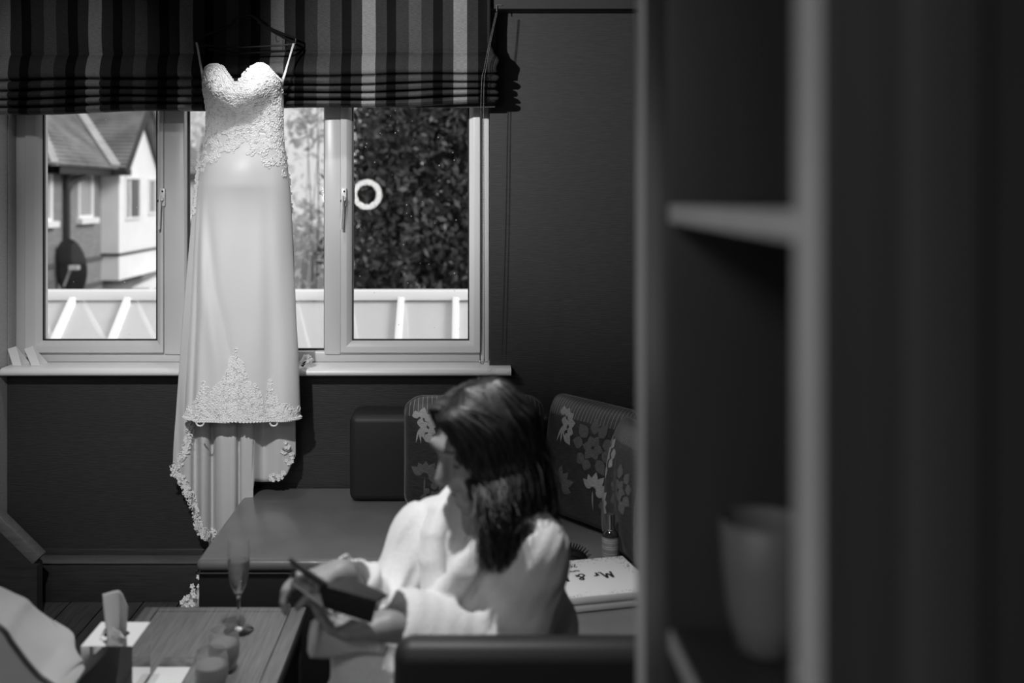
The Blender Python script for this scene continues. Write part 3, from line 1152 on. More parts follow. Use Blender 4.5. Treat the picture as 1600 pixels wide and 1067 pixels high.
def front_at(px, py):
    """point and normal of the dress front under a picture position taken at the dress's own depth"""
    z = PZ(py, DD)
    x = PX(px, DD)
    l, r_ = np.interp(z, SZ, SL), np.interp(z, SZ, SR)
    s = (x - (l + r_) / 2) / ((r_ - l) / 2)
    if abs(s) > .99:
        return None
    a = math.copysign(math.asin(min(1, abs(s) ** (1 / .9))), s)
    e = .004
    p = Vector(dress_pt(a, z))
    n = (Vector(dress_pt(a + .03, z)) - Vector(dress_pt(a - .03, z))).cross(Vector(dress_pt(a, z + e)) - Vector(dress_pt(a, z - e)))
    n.normalize()
    if n.y > 0:
        n = -n
    return p + n * .0015, n


def scatter(m, n, test, rng, size, seed):
    r = random.Random(seed)
    x0, x1, y0, y1 = rng
    k = 0
    while k < n:
        px, py = r.uniform(x0, x1), r.uniform(y0, y1)
        k += 1
        if not test(px, py):
            continue
        q_ = front_at(px, py)
        if q_ is None:
            continue
        sz = size * r.uniform(.6, 1.35)
        if r.random() < .62:
            flower(m, q_[0], q_[1], sz, r.choice((4, 5, 6)), r.random() * 6)
        else:
            scroll(m, q_[0], q_[1], sz * .95, r.random() * 6)


lb = MB()
tpx = [a for a, _ in top_px]
tpy = [b_ for _, b_ in top_px]


def in_bodice(px, py):
    if py < np.interp(px, tpx, tpy) + 3:
        return False
    lowy = 234 + 36 * abs((px - 379) / 62) ** 1.4 + 8 * math.sin(px * .24 + 1)
    if py > 205 and math.sin(px * .16 + py * .05) * math.sin(py * .13 - px * .04) < -.38 - (lowy - py) * .004:
        return False
    return py < lowy


scatter(lb, 3000, in_bodice, (314, 446, 103, 276), .0078, 3)
# scalloped edge of the neckline
for i in range(74):
    u = i / 73
    a = (-.5 + u) * math.pi * .98
    z = top_z(a)
    p = Vector(dress_pt(a, z - .004))
    flower(lb, p + Vector((0, -.003, 0)), Vector((0, -1, .1)).normalized(), .0075, 5, i)
lb.build('bodice_lace', M['lace'], dress, kind='stuff', smooth=False)

hl = MB()


def in_hem(px, py):
    y0 = 632 + 6 * math.sin(px * .22)
    d = abs(px - 373)
    y0 = min(y0, np.interp(d, [0, 8, 20, 34, 48, 62], [543, 556, 592, 600, 628, 640]))
    for cx_, yt in ((323, 590), (424, 590)):
        y0 = min(y0, np.interp(abs(px - cx_), [0, 4, 10, 22], [yt, yt + 12, 618, 640]))
    return y0 < py < 652


scatter(hl, 2300, in_hem, (287, 467, 540, 653), .0085, 5)
for i in range(60):
    a = (-.5 + i / 59) * math.pi * .99
    p = Vector(dress_pt(a, HEMZ + .002))
    flower(hl, p + Vector((0, -.002, 0)), Vector((0, -1, 0)), .009, 6, i)
for px in (313, 428):
    m_ = Vector(P(px, 655, 3.69))
    hl.tube([m_ + Vector((.014 * math.cos(a), -.004, -.012 + .012 * math.sin(a))) for a in np.linspace(math.pi, 2 * math.pi, 9)], .003, 5)
hl.build('hem_lace', M['lace'], dress, kind='stuff', smooth=False)

# train: long back panel that falls behind the skirt, past the left side of the seat, down to the floor
TD = 3.855
tr_l = [(236, 311), (262, 309), (300, 304), (350, 300), (400, 297), (500, 291), (600, 287), (655, 284), (700, 277), (740, 270)]
bot = [(270, 738), (280, 752), (290, 770), (300, 790), (306, 828), (318, 842), (326, 844), (331, 905), (340, 905), (394, 905), (396, 752), (410, 753), (430, 752), (448, 742), (462, 712)]
tr = MB()
tl = MB()


def train_pt(px, py):
    """sheet with deep vertical folds"""
    k = max(0, min(1, (py - 560) / 120))
    y = TD + k * (.010 * math.sin((px - 300) * .11 + .004 * py) + .004 * math.sin((px - 300) * .23 + 1.0)) - .004 * k
    lob = lambda c0, w: math.exp(-abs((px - c0) / w) ** 3)
    y += k * (-.056 * lob(353, 19) - .040 * lob(389, 13) - .020 * lob(318, 9) - .018 * lob(292, 10) + .030 * lob(306, 6) + .03 * lob(373, 3) + .03 * lob(332, 4) + .015 * lob(420, 12))
    y = min(y, 3.94 if py > 600 else 3.875)
    return P(px, py, y)


bx = np.array([a for a, _ in bot], float)
bz_ = np.array([b_ for _, b_ in bot], float)
NU, NVV = 120, 80


def train_fn(u, v):
    s = u
    pb = 270 + 192 * s                                  # bottom position along the edge
    yb = float(np.interp(pb, bx, bz_))
    y = 236 + (yb - 236) * v
    lft = float(np.interp(y, [a for a, _ in tr_l], [b_ for _, b_ in tr_l]))
    rgt = float(np.interp(y, [236, 300, 400, 500, 655, 712], [447, 454, 459, 461, 461, 462]))
    px = lft + (rgt - lft) * s
    k = v ** 2
    px = px * (1 - k) + pb * k
    return train_pt(px, y)


tr.grid(train_fn, NU, NVV)
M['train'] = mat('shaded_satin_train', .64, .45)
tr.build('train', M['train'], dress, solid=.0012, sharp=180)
# lace along the edge of the train
r = random.Random(9)
edge = [(300, 655), (291, 690), (283, 715), (270, 738), (280, 752), (290, 770), (300, 790), (304, 815), (308, 828), (316, 838), (324, 842), (330, 835)]
E2 = catmull([(a, b_, 0) for a, b_ in edge], 70)
for (px, py, _) in E2:
    for j in range(6):
        qx, qy = px + r.uniform(-2, 9), py - r.uniform(-2, 11)
        p = Vector(train_pt(qx, qy)) + Vector((0, -.006, 0))
        if r.random() < .6:
            flower(tl, p, Vector((0, -1, 0)), .007, 5, r.random() * 6)
        else:
            scroll(tl, p, Vector((0, -1, 0)), .009, r.random() * 6)
for a, b_ in ((462, 715), (457, 728), (451, 740), (444, 747), (436, 750), (428, 751), (455, 700), (450, 712)):
    for j in range(4):
        p = Vector(train_pt(a - r.uniform(0, 9), b_ - r.uniform(0, 9))) + Vector((0, -.006, 0))
        flower(tl, p, Vector((0, -1, 0)), .009, 5, r.random() * 6)
for i in range(40):      # side edges beside the hips
    for sx_, sg in ((310, 1), (449, -1)):
        py = 240 + i * 2.4
        px = np.interp(py, [a for a, _ in tr_l], [b_ for _, b_ in tr_l]) if sg > 0 else np.interp(py, [236, 300, 400], [447, 454, 459])
        p = Vector(train_pt(px + sg * r.uniform(-1, 5), py)) + Vector((0, -.005, 0))
        flower(tl, p, Vector((0, -1, 0)), .008, 5, r.random() * 6)
for i in range(34):      # tail on the floor beside the seat base
    p = Vector((r.uniform(-1.085, -1.03), r.uniform(3.74, 3.86), 0))
    p.z = r.uniform(.0, .12) * (1 - (abs(p.x + 1.03) * 14)) + .012
    flower(tl, p, Vector((-.2, -.9, .3)).normalized(), .012, 5, r.random() * 6)
tl.build('train_lace', M['lace'], dress, kind='stuff', smooth=False)
tf = MB()
tf.grid(lambda u, v: (-.985 + .1 * u - .115 * v * (1 - u), 3.85 - .03 * math.sin(u * 9) - .06 * v, PZ(900, 3.85) * (1 - v) + .012 + .11 * (1 - v) * 0), 14, 10)
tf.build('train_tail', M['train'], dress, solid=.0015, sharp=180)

# ------------------------------------------------------------------ things on the sill
for i, (pts, lab) in enumerate((([(12, 545), (25, 541), (34, 570), (20, 574)], 'white folded place card nearest the left end of the sill'),
                                ([(38, 545), (51, 541), (63, 568), (49, 573)], 'white folded place card standing right beside the other one'))):
    m_ = MB()
    a, b_ = [Vector(P(x, y, 3.962)) for x, y in pts[:2]]
    c, d = [Vector(P(x, y, 3.945)) for x, y in pts[2:]]
    c.z = d.z = .9118
    m_.add([a, b_, c, d], [(0, 1, 2, 3)])
    m_.add([a, b_, (c.x + .012, 3.995, .9118), (d.x + .012, 3.995, .9118)], [(3, 2, 1, 0)])
    tag(m_.build('place_card', M['card'], None, solid=.0008, smooth=False), lab, 'card', 'place cards on the window sill')
fl = empty('artificial_flower', (PX(480, 3.91), 3.95, .911), 'small white flower lying on the sill beside the dress', 'flower')
m_ = MB()
c = Vector((PX(479, 3.91), 3.91, .936))
for i in range(22):
    a, e = rnd.random() * 6.28, rnd.uniform(-.3, 1.3)
    d = Vector((math.cos(a) * math.cos(e), math.sin(a) * math.cos(e), math.sin(e)))
    n_ = d.cross(Vector((rnd.random(), rnd.random(), rnd.random()))).normalized()
    petal(m_, c, d, n_, .030, .015, .004)
m_.build('petals', leaf_mat('white_flower_petal', .85, .92, .55), fl, smooth=False)
MB().tube([(PX(472, 3.91), 3.91, .915), (PX(473, 3.91), 3.912, .921), c], .005, 6).build('stem', M['dark_plastic'], fl)
# ------------------------------------------------------------------ leather corner sofa
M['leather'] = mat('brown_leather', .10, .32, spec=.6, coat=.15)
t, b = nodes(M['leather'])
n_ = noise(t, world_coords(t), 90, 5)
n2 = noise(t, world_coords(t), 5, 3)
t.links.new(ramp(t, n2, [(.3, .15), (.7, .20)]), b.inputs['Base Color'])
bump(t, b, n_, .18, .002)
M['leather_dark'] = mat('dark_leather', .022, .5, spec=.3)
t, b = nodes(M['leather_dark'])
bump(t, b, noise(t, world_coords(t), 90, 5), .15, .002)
M['seam'] = mat('black_seam', .012, .6)

sofa = empty('corner_sofa', (.1, 3.0, 0), 'brown leather corner sofa below the window with low backrests and a closed end panel', 'sofa')
SX = -.864


def cushion_block(name, x0, x1, y0, y1, z0, z1, r, m, sag=0.0):
    mb_ = MB()
    nx, ny = 26, 26

    def fn(u, v):
        return (0, 0, 0)
    mb_.box(x0, x1, y0, y1, z0, z1)
    return mb_.build(name, m, sofa, bevel=r, seg=4)


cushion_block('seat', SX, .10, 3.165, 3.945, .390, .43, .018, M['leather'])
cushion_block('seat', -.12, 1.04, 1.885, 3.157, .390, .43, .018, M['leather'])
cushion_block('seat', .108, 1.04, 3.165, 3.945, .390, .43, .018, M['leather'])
# welted edge
w = MB()
w.tube([(SX + .006, 3.93, .388), (SX + .001, 3.175, .388), (SX + .008, 3.164, .388), (-.125, 3.164, .388)], .004, 6)
w.build('welt', M['seam'], sofa)
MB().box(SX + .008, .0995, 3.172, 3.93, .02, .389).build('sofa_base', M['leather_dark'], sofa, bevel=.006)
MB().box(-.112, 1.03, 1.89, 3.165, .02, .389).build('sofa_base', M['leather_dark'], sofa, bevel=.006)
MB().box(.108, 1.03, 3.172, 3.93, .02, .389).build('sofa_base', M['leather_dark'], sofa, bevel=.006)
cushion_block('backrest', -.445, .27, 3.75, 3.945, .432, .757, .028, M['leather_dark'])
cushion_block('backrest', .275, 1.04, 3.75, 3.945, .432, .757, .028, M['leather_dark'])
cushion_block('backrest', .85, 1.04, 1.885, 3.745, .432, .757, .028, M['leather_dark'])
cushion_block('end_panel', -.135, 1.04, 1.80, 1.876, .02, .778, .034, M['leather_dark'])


# ------------------------------------------------------------------ patterned cushions
def cushion_fabric(name, stripes_from):
    m = mat(name, .03, .5, sheen=.15)
    t, b = nodes(m)
    uv = t.nodes.new('ShaderNodeUVMap')
    s = t.nodes.new('ShaderNodeSeparateXYZ')
    t.links.new(uv.outputs[0], s.inputs[0])
    mu = t.nodes.new('ShaderNodeMath')
    mu.operation = 'MULTIPLY'
    mu.inputs[1].default_value = 30
    fr_ = t.nodes.new('ShaderNodeMath')
    fr_.operation = 'FRACT'
    t.links.new(s.outputs['X'], mu.inputs[0])
    t.links.new(mu.outputs[0], fr_.inputs[0])
    st = ramp(t, fr_.outputs[0], [(0, .30), (.14, .055), (.99, .055)], 'CONSTANT')
    gt_ = t.nodes.new('ShaderNodeMath')
    gt_.operation = 'GREATER_THAN'
    gt_.inputs[1].default_value = stripes_from
    t.links.new(s.outputs['Y'], gt_.inputs[0])
    n = noise(t, world_coords(t, (1, 1, 6)), 40, 4)
    mx_ = t.nodes.new('ShaderNodeMixRGB')
    t.links.new(gt_.outputs[0], mx_.inputs['Fac'])
    t.links.new(ramp(t, n, [(.35, .016), (.75, .045)]), mx_.inputs['Color1'])
    t.links.new(st, mx_.inputs['Color2'])
    t.links.new(mx_.outputs[0], b.inputs['Base Color'])
    bump(t, b, n, .2, .003)
    return m


M['cushion'] = cushion_fabric('dark_floral_cushion', .83)
M['thread_bright'] = tex_mat('silver_woven_petal', .30, .46, 60, (1, 1, 5), rough=.5)
M['thread_dim'] = tex_mat('grey_woven_petal', .085, .15, 70, (1, 1, 6), rough=.5)


def make_cushion(name, c, ax, up, W, Hh, T, label, flowers, group='patterned cushions on the sofa'):
    """ax: direction of the width, up: direction of the height; the front faces ax x up"""
    c = Vector(c)
    ax = Vector(ax).normalized()
    up = Vector(up)
    up = (up - ax * up.dot(ax)).normalized()
    nr = ax.cross(up).normalized()
    o = empty(name, tuple(c - up * Hh / 2), label, 'cushion', group)

    def at(s, t_, side, lift=0.0):
        q_ = max(0, 1 - abs(s) ** 2.6) * max(0, 1 - abs(t_) ** 2.6)
        hgt = T / 2 * q_ ** .42
        sx_ = s * (W / 2) * (1 - .03 * (1 - abs(t_) ** 2) * abs(s) ** 4 - .11 * abs(s * t_) ** 7)
        sy_ = t_ * (Hh / 2) * (1 - .03 * (1 - abs(s) ** 2) * abs(t_) ** 4 - .13 * abs(s * t_) ** 7)
        rip = .004 * math.sin(s * 9 + t_ * 5) * q_
        return c + ax * sx_ + up * sy_ + nr * (side * (hgt + lift) + rip)

    N = 36
    m_ = MB()
    uv = []
    sp = [math.sin(math.pi / 2 * (2 * i / (N - 1) - 1)) for i in range(N)]
    for side in (1, -1):
        n0 = len(m_.v)
        vs = [at(sp[i], sp[j], side) for j in range(N) for i in range(N)]
        uv += [(.5 + sp[i] / 2, .5 + sp[j] / 2) for j in range(N) for i in range(N)]
        fs = []
        for j in range(N - 1):
            for i in range(N - 1):
                f = (j * N + i, j * N + i + 1, (j + 1) * N + i + 1, (j + 1) * N + i)
                fs.append(f if side > 0 else f[::-1])
        m_.add(vs, fs)
    m_.build('cushion_cover', M['cushion'], o, uv=uv, sharp=70)
    rim = [at(math.copysign(abs(math.cos(a)) ** .12, math.cos(a)), math.copysign(abs(math.sin(a)) ** .12, math.sin(a)), 1) for a in np.linspace(0, 2 * math.pi, 80, endpoint=False)]
    MB().tube(rim, .0045, 6, closed=True).build('piping', M['thread_dim'], o)
    for (mk, items) in (('thread_bright', [f for f in flowers if f[4]]), ('thread_dim', [f for f in flowers if not f[4]])):
        if not items:
            continue
        fm = MB()
        rr = random.Random(len(items) * 7 + int(W * 1000))
        for (fs_, ft_, rad, kind, _) in items:
            def leaf(a, r0, r1, wd):
                pts = []
                n = 7
                for side in (1, -1):
                    rng = range(n + 1) if side > 0 else range(n - 1, 0, -1)
                    for i in rng:
                        k = i / n
                        rr_ = r0 + (r1 - r0) * k
                        off = side * wd * math.sin(math.pi * k ** .8)
                        pts.append((fs_ + (rr_ * math.cos(a) - off * math.sin(a)) * Hh / W, ft_ + rr_ * math.sin(a) + off * math.cos(a)))
                pts = [(max(-.97, min(.97, p)), max(-.97, min(.97, q_))) for p, q_ in pts]
                ctr = (sum(p for p, _ in pts) / len(pts), sum(q_ for _, q_ in pts) / len(pts))
                P3 = [at(p, q_, 1, .0012) for p, q_ in pts] + [at(ctr[0], ctr[1], 1, .0016)]
                k = len(pts)
                fm.add(P3, [(i, (i + 1) % k, k) for i in range(k)])
            if kind == 'flower':
                for ring, (r0, r1, kk, wd) in enumerate(((.05, .45, 6, .16), (.42, .95, 9, .20))):
                    for i in range(kk):
                        leaf(2 * math.pi * (i + .5 * ring) / kk + rr.uniform(-.12, .12), r0 * rad, r1 * rad * rr.uniform(.85, 1.1), wd * rad)
            elif kind == 'half':
                for ring, (r0, r1, kk, wd) in enumerate(((.05, .5, 4, .18), (.45, 1.0, 6, .22))):
                    for i in range(kk):
                        leaf(math.pi * (-.35 + 1.0 * i / kk) + .3 * ring, r0 * rad, r1 * rad * rr.uniform(.85, 1.1), wd * rad)
                for i in range(3):
                    leaf(-1.8 + i * .35, .1 * rad, .8 * rad, .05 * rad)
            else:
                for i in range(6):
                    y0 = ft_
                    leaf(1.2 + (i - 2.5) * .55, .15 * rad, .8 * rad * rr.uniform(.8, 1.1), .17 * rad)
                leaf(-1.6, 0, .9 * rad, .04 * rad)
        fm.build('woven_flowers', M[mk], o, smooth=False, kind='stuff')
    return o


ax1 = Vector((1, .03, 0))
make_cushion('cushion', (PX(741, 3.65), 3.655, .646), ax1, (0, .06, 1), .52, .42, .17, 'square dark floral cushion upright against the backrest behind the woman', [(-.78, .48, .34, 'half', True), (-.7, -.35, .4, 'spray', False), (.55, .5, .3, 'half', False), (.2, -.4, .4, 'flower', False), (-.55, -.7, .3, 'flower', False)])
ax2 = Vector((.26, -.34, 0))
make_cushion('cushion', (.44, 3.50, .650), ax2, (.10, .10, 1), .46, .43, .15, 'large dark cushion with pale flowers set across the sofa corner', [(-.45, .52, .36, 'half', True), (.28, .30, .48, 'flower', False), (-.35, -.45, .42, 'spray', False), (.38, -.35, .36, 'spray', True), (-.75, -.1, .3, 'spray', False), (.6, -.75, .3, 'half', False)])
make_cushion('cushion', (.540, 3.20, .645), Vector((.24, -.97, 0)), (.16, .03, 1), .34, .42, .14, 'floral cushion seen on edge behind the spray bottle', [(-.72, .35, .4, 'flower', True), (-.55, -.4, .4, 'spray', True), (.2, 0, .4, 'flower', False)])
make_cushion('cushion', (.575, 2.99, .615), Vector((.2, -.98, 0)), (.13, .0, 1), .28, .36, .10, 'floral cushion mostly hidden by the dark shelving, foremost of the four', [(-.7, .2, .4, 'spray', False), (-.2, 0, .4, 'flower', False)])

# ------------------------------------------------------------------ things lying on the sofa seat
SEAT = .431
M['bottle'] = mat('dark_bottle_glass', .03, .08, coat=.5)
M['label'] = tex_mat('grey_bottle_label', .18, .3, 90, (1, 1, 8), rough=.6)
bt = empty('spray_bottle', (PX(953, 3.11), 3.11, SEAT), 'small glass spray bottle with silver cap and grey label on the seat', 'bottle')
bx_, by_ = PX(954, 3.11), 3.11
MB().lathe([(0, .0), (.024, 0), (.026, .004), (.026, .098), (.024, .106), (.016, .114), (.013, .118), (0, .118)], (bx_, by_, SEAT), 28).build('bottle_body', M['bottle'], bt)
MB().lathe([(.0264, .025), (.0266, .027), (.0266, .093), (.0264, .095)], (bx_, by_, SEAT), 28).build('bottle_label', M['label'], bt)
mb = MB()
for z_ in (.038, .045, .060, .066, .080, .087):
    mb.lathe([(.0269, z_), (.0269, z_ + .002)], (bx_, by_, SEAT), 28)
mb.build('label_lines', mat('pale_print', .5, .6), bt)
MB().lathe([(.0150, .116), (.0150, .122), (.0138, .124), (.0138, .160), (.0125, .164), (0, .165)], (bx_, by_, SEAT), 24).build('bottle_cap', M['steel'], bt)

br_ = empty('hair_brush', (PX(892, 3.13), 3.13, SEAT), 'black paddle hairbrush lying bristles up on the seat', 'brush')
bc = Vector((PX(888, 3.13), 3.13, SEAT))
m_ = MB()
m_.grid(lambda u, v: (bc.x + .062 * math.cos(2 * math.pi * u) * math.sin(v * math.pi / 2 + 1e-3) ** .8, bc.y + .032 * math.sin(2 * math.pi * u) * math.sin(v * math.pi / 2 + 1e-3) ** .8, bc.z + .012 + .036 * math.cos(v * math.pi / 2)), 32, 10, True)
m_.grid(lambda u, v: (bc.x + .062 * math.cos(2 * math.pi * u) * (1 - v), bc.y + .032 * math.sin(2 * math.pi * u) * (1 - v), bc.z + .012 - .011 * min(1, v * 4)), 32, 5, True)
m_.build('brush_pad', M['dark_plastic'], br_)
MB().tube([(bc.x - .05, bc.y, bc.z + .012), (bc.x - .1, bc.y - .01, bc.z + .014), (bc.x - .17, bc.y - .03, bc.z + .012)], [.012, .009, .011], 10, flat=.7).build('brush_handle', M['dark_plastic'], br_)
m_ = MB()
for i in range(17):
    for j in range(5):
        u, v_ = -1 + 2 * i / 16, -1 + 2 * j / 4
        if u * u + v_ * v_ * .8 > 1.05:
            continue
        x_, y_ = bc.x + .057 * u, bc.y + .025 * v_
        h0 = bc.z + .012 + .036 * math.sqrt(max(0, 1 - min(1, u * u * .95 + v_ * v_ * .6)))
        n_ = Vector((u * .9, v_ * .4, .9)).normalized()
        a = Vector((x_, y_, h0 - .004))
        m_.tube([a, a + n_ * .022], [.0013, .0010], 4)
m_.build('bristles', M['dark_plastic'], br_, kind='stuff')

# white keepsake box, lettering upside down for the camera
bxo = empty('keepsake_box', (.32, 2.9, SEAT), 'flat white box with black handwritten wedding lettering lying behind the woman', 'box')
R = Matrix.Translation((.318, 2.90, SEAT)) @ Matrix.Rotation(math.radians(13), 4, 'Z')
hl_, hw_, ht = .195, .132, .046
MB().box(-hl_, hl_, -hw_, hw_, .002, ht * .55, R).build('box_base', M['white_plastic'], bxo, bevel=.002)
MB().box(-hl_ - .002, hl_ + .002, -hw_ - .002, hw_ + .002, ht * .55, ht, R).build('box_lid', M['card'], bxo, bevel=.002)
ink = MB()


def stroke(pts, w0, closed=False):
    """flat brush stroke on the lid, pts in lid coordinates seen by a reader on the far side"""
    pts = catmull([(x, y, 0) for x, y in pts], max(6, len(pts) * 5))
    vs, n = [], len(pts)
    for i in range(n):
        d = pts[min(i + 1, n - 1)] - pts[max(i - 1, 0)]
        L = math.hypot(d[0], d[1]) or 1
        nx_, ny_ = -d[1] / L, d[0] / L
        w = w0 * (.55 + .45 * abs(d[1]) / L)
        for s in (1, -1):
            x_, y_ = pts[i][0] + s * nx_ * w, pts[i][1] + s * ny_ * w
            vs.append(R @ Vector((-x_, -y_, ht + .0006)))
    ink.add(vs, [(2 * i, 2 * i + 1, 2 * i + 3, 2 * i + 2) for i in range(n - 1)])


def write(txt, x, y, h, w0):
    G = {'M': ([[(0, 0), (.12, .95)], [(.12, .95), (.3, .25), (.5, .95)], [(.5, .95), (.66, .05), (.76, .1)]], .9),
         'r': ([[(0, .5), (.05, .0)], [(.04, .3), (.16, .5), (.3, .45)]], .42),
         's': ([[(.26, .48), (.08, .45), (.2, .22), (.02, .02)]], .36),
         '&': ([[(.62, .1), (.3, .6), (.4, .9), (.52, .7), (.1, .3), (.25, 0), (.62, .4)]], .85),
         '2': ([[(.02, .75), (.2, .95), (.36, .7), (.02, .03), (.42, .05)]], .56),
         '0': ([[(.2, .95), (.02, .5), (.2, .02), (.38, .5), (.2, .95)]], .52),
         '1': ([[(.05, .75), (.18, .95), (.14, 0)]], .36),
         '9': ([[(.36, .8), (.15, .95), (.06, .65), (.25, .5), (.36, .8), (.28, 0)]], .5), ' ': ([], .35)}
    for ch in txt:
        st, adv = G[ch]
        for s in st:
            stroke([(x + a * h, y + b_ * h) for a, b_ in s], w0)
        x += adv * h
    return x


write('Mr & Mrs', -.112, -.022, .048, .0036)
write('2019', -.030, -.098, .024, .0017)
stroke([(-.026, -.044), (-.016, -.049), (-.006, -.044), (.004, -.048)], .0045)
ink.build('lettering', M['dark_plastic'], bxo, smooth=False, kind='stuff')
cf = MB()
for i in range(260):
    x_ = rnd.uniform(-hl_, hl_)
    if rnd.random() < .62:
        y_ = hw_ - abs(rnd.gauss(0, .018)) - .002
    elif rnd.random() < .4:
        x_, y_ = hl_ - abs(rnd.gauss(0, .03)), rnd.uniform(0, hw_)
    else:
        y_ = -hw_ + abs(rnd.gauss(0, .008)) + .002
    if abs(y_) > hw_ or abs(x_) > hl_:
        continue
    rr = rnd.uniform(.0008, .0024)
    cf.add([R @ Vector((x_ + rr * math.cos(a), y_ + rr * math.sin(a), ht + .0005)) for a in (0, 1.05, 2.1, 3.14, 4.2, 5.25)], [(0, 1, 2, 3, 4, 5)])
cf.build('confetti_dots', tex_mat('grey_dots', .06, .2, 50), bxo, smooth=False, kind='stuff')

# ------------------------------------------------------------------ coffee table and things on it
M['oak'] = mat('oak', .2, .38)
t, b = nodes(M['oak'])
vec = world_coords(t, (26, 1.3, 1))
n_ = noise(t, vec, 5, 6, .6)
n2 = noise(t, world_coords(t, (120, 4, 1)), 3, 2)
mxo = t.nodes.new('ShaderNodeMixRGB')
mxo.blend_type = 'MULTIPLY'
mxo.inputs['Fac'].default_value = .6
t.links.new(ramp(t, n_, [(.3, .13), (.7, .24)]), mxo.inputs['Color1'])
t.links.new(ramp(t, n2, [(.3, .6), (.6, 1)]), mxo.inputs['Color2'])
t.links.new(mxo.outputs[0], b.inputs['Base Color'])
bump(t, b, n2, .2, .001)
M['oak_dark'] = tex_mat('dark_oak_side', .03, .05, 8, (6, 1, 6), rough=.5)
tb = empty('coffee_table', (-.67, 2.46, 0), 'low oak coffee table with framed top in front of the sofa', 'table')
TX0, TX1, TY0, TY1, TZ0 = -.893, -.446, 2.165, 2.76, .45
MB().box(TX0 + .042, TX1 - .042, TY0 + .042, TY1 - .030, TZ0 - .03, TZ0 - .0006).build('top_panel', M['oak'], tb, bevel=.001, seg=1)
for (a, b_) in ((TX0, TX0 + .040), (TX1 - .040, TX1)):
    MB().box(a, b_, TY0, TY1, TZ0 - .04, TZ0).build('edge_strip', M['oak'], tb, bevel=.002)
for (a, b_) in ((TY0, TY0 + .040), (TY1 - .028, TY1)):
    MB().box(TX0 + .041, TX1 - .041, a, b_, TZ0 - .04, TZ0).build('edge_strip', M['oak'], tb, bevel=.002)
MB().box(TX0 + .03, TX1 - .03, TY0 + .03, TY1 - .03, TZ0 - .12, TZ0 - .031).build('apron', M['oak_dark'], tb, smooth=False)
for a in (TX0 + .01, TX1 - .075):
    for b_ in (TY0 + .01, TY1 - .075):
        MB().box(a, a + .065, b_, b_ + .065, 0, TZ0 - .04).build('leg', M['oak_dark'], tb, bevel=.003)
MB().box(TX0 + .03, TX1 - .03, TY0 + .03, TY1 - .03, .12, .145).build('lower_shelf', M['oak_dark'], tb, bevel=.003)

# champagne flute: thin clear bowl, solid stem and foot
M['clear_glass'] = glassy('clear_glass')
M['wine'] = glassy('sparkling_wine', .45, 0, 1.33)
tg = bpy.data.materials.new('thin_clear_glass')
tg.use_nodes = True
t = tg.node_tree
b = t.nodes['Principled BSDF']
b.inputs['Base Color'].default_value = (.5, .5, .5, 1)
b.inputs['Roughness'].default_value = .03
lw = t.nodes.new('ShaderNodeLayerWeight')
lw.inputs['Blend'].default_value = .25
tr = t.nodes.new('ShaderNodeBsdfTransparent')
mx = t.nodes.new('ShaderNodeMixShader')
t.links.new(ramp(t, lw.outputs['Facing'], [(0, .08), (.55, .17), (1, .9)]), mx.inputs['Fac'])
t.links.new(tr.outputs[0], mx.inputs[1])
t.links.new(b.outputs[0], mx.inputs[2])
t.links.new(mx.outputs[0], t.nodes['Material Output'].inputs['Surface'])
M['thin_glass'] = tg
fx, fy = PX(373, 2.61), 2.61
ft = empty('champagne_flute', (fx, fy, TZ0), 'half full champagne flute on the far end of the oak table', 'glass')
MB().lathe([(.0062, .0915), (.012, .098), (.021, .118), (.0265, .145), (.0285, .175), (.0282, .21), (.0268, .236), (.0264, .2368), (.0260, .236), (.0274, .21), (.0277, .175), (.0257, .146), (.0202, .120), (.0112, .1005), (0, .096)], (fx, fy, TZ0), 40).build('bowl', M['thin_glass'], ft, sharp=60)
MB().lathe([(0, .0), (.037, .0), (.0385, .0015), (.037, .003), (.012, .008), (.0052, .014), (.0040, .03), (.0038, .075), (.005, .085), (.0061, .091), (0, .094)], (fx, fy, TZ0), 40).build('stem', M['clear_glass'], ft, sharp=60)
wine = [(0, .0965), (.0106, .1015), (.0196, .1204), (.0251, .1463), (.0271, .175), (.0271, .186), (0, .186)]
MB().lathe(wine, (fx, fy, TZ0), 40).build('sparkling_wine', M['wine'], ft, sharp=60)

# frosted tumblers with a candle in each
fg = bpy.data.materials.new('frosted_tumbler_glass')
fg.use_nodes = True
t = fg.node_tree
b = t.nodes['Principled BSDF']
b.inputs['Base Color'].default_value = (.55, .55, .55, 1)
b.inputs['Roughness'].default_value = .25
lw = t.nodes.new('ShaderNodeLayerWeight')
lw.inputs['Blend'].default_value = .35
tr = t.nodes.new('ShaderNodeBsdfTransparent')
mx = t.nodes.new('ShaderNodeMixShader')
t.links.new(ramp(t, lw.outputs['Facing'], [(0, .12), (.8, .55)]), mx.inputs['Fac'])
t.links.new(tr.outputs[0], mx.inputs[1])
t.links.new(b.outputs[0], mx.inputs[2])
t.links.new(mx.outputs[0], t.nodes['Material Output'].inputs['Surface'])
M['frost'] = fg
M['wax'] = mat('pale_drink', .20, .35)


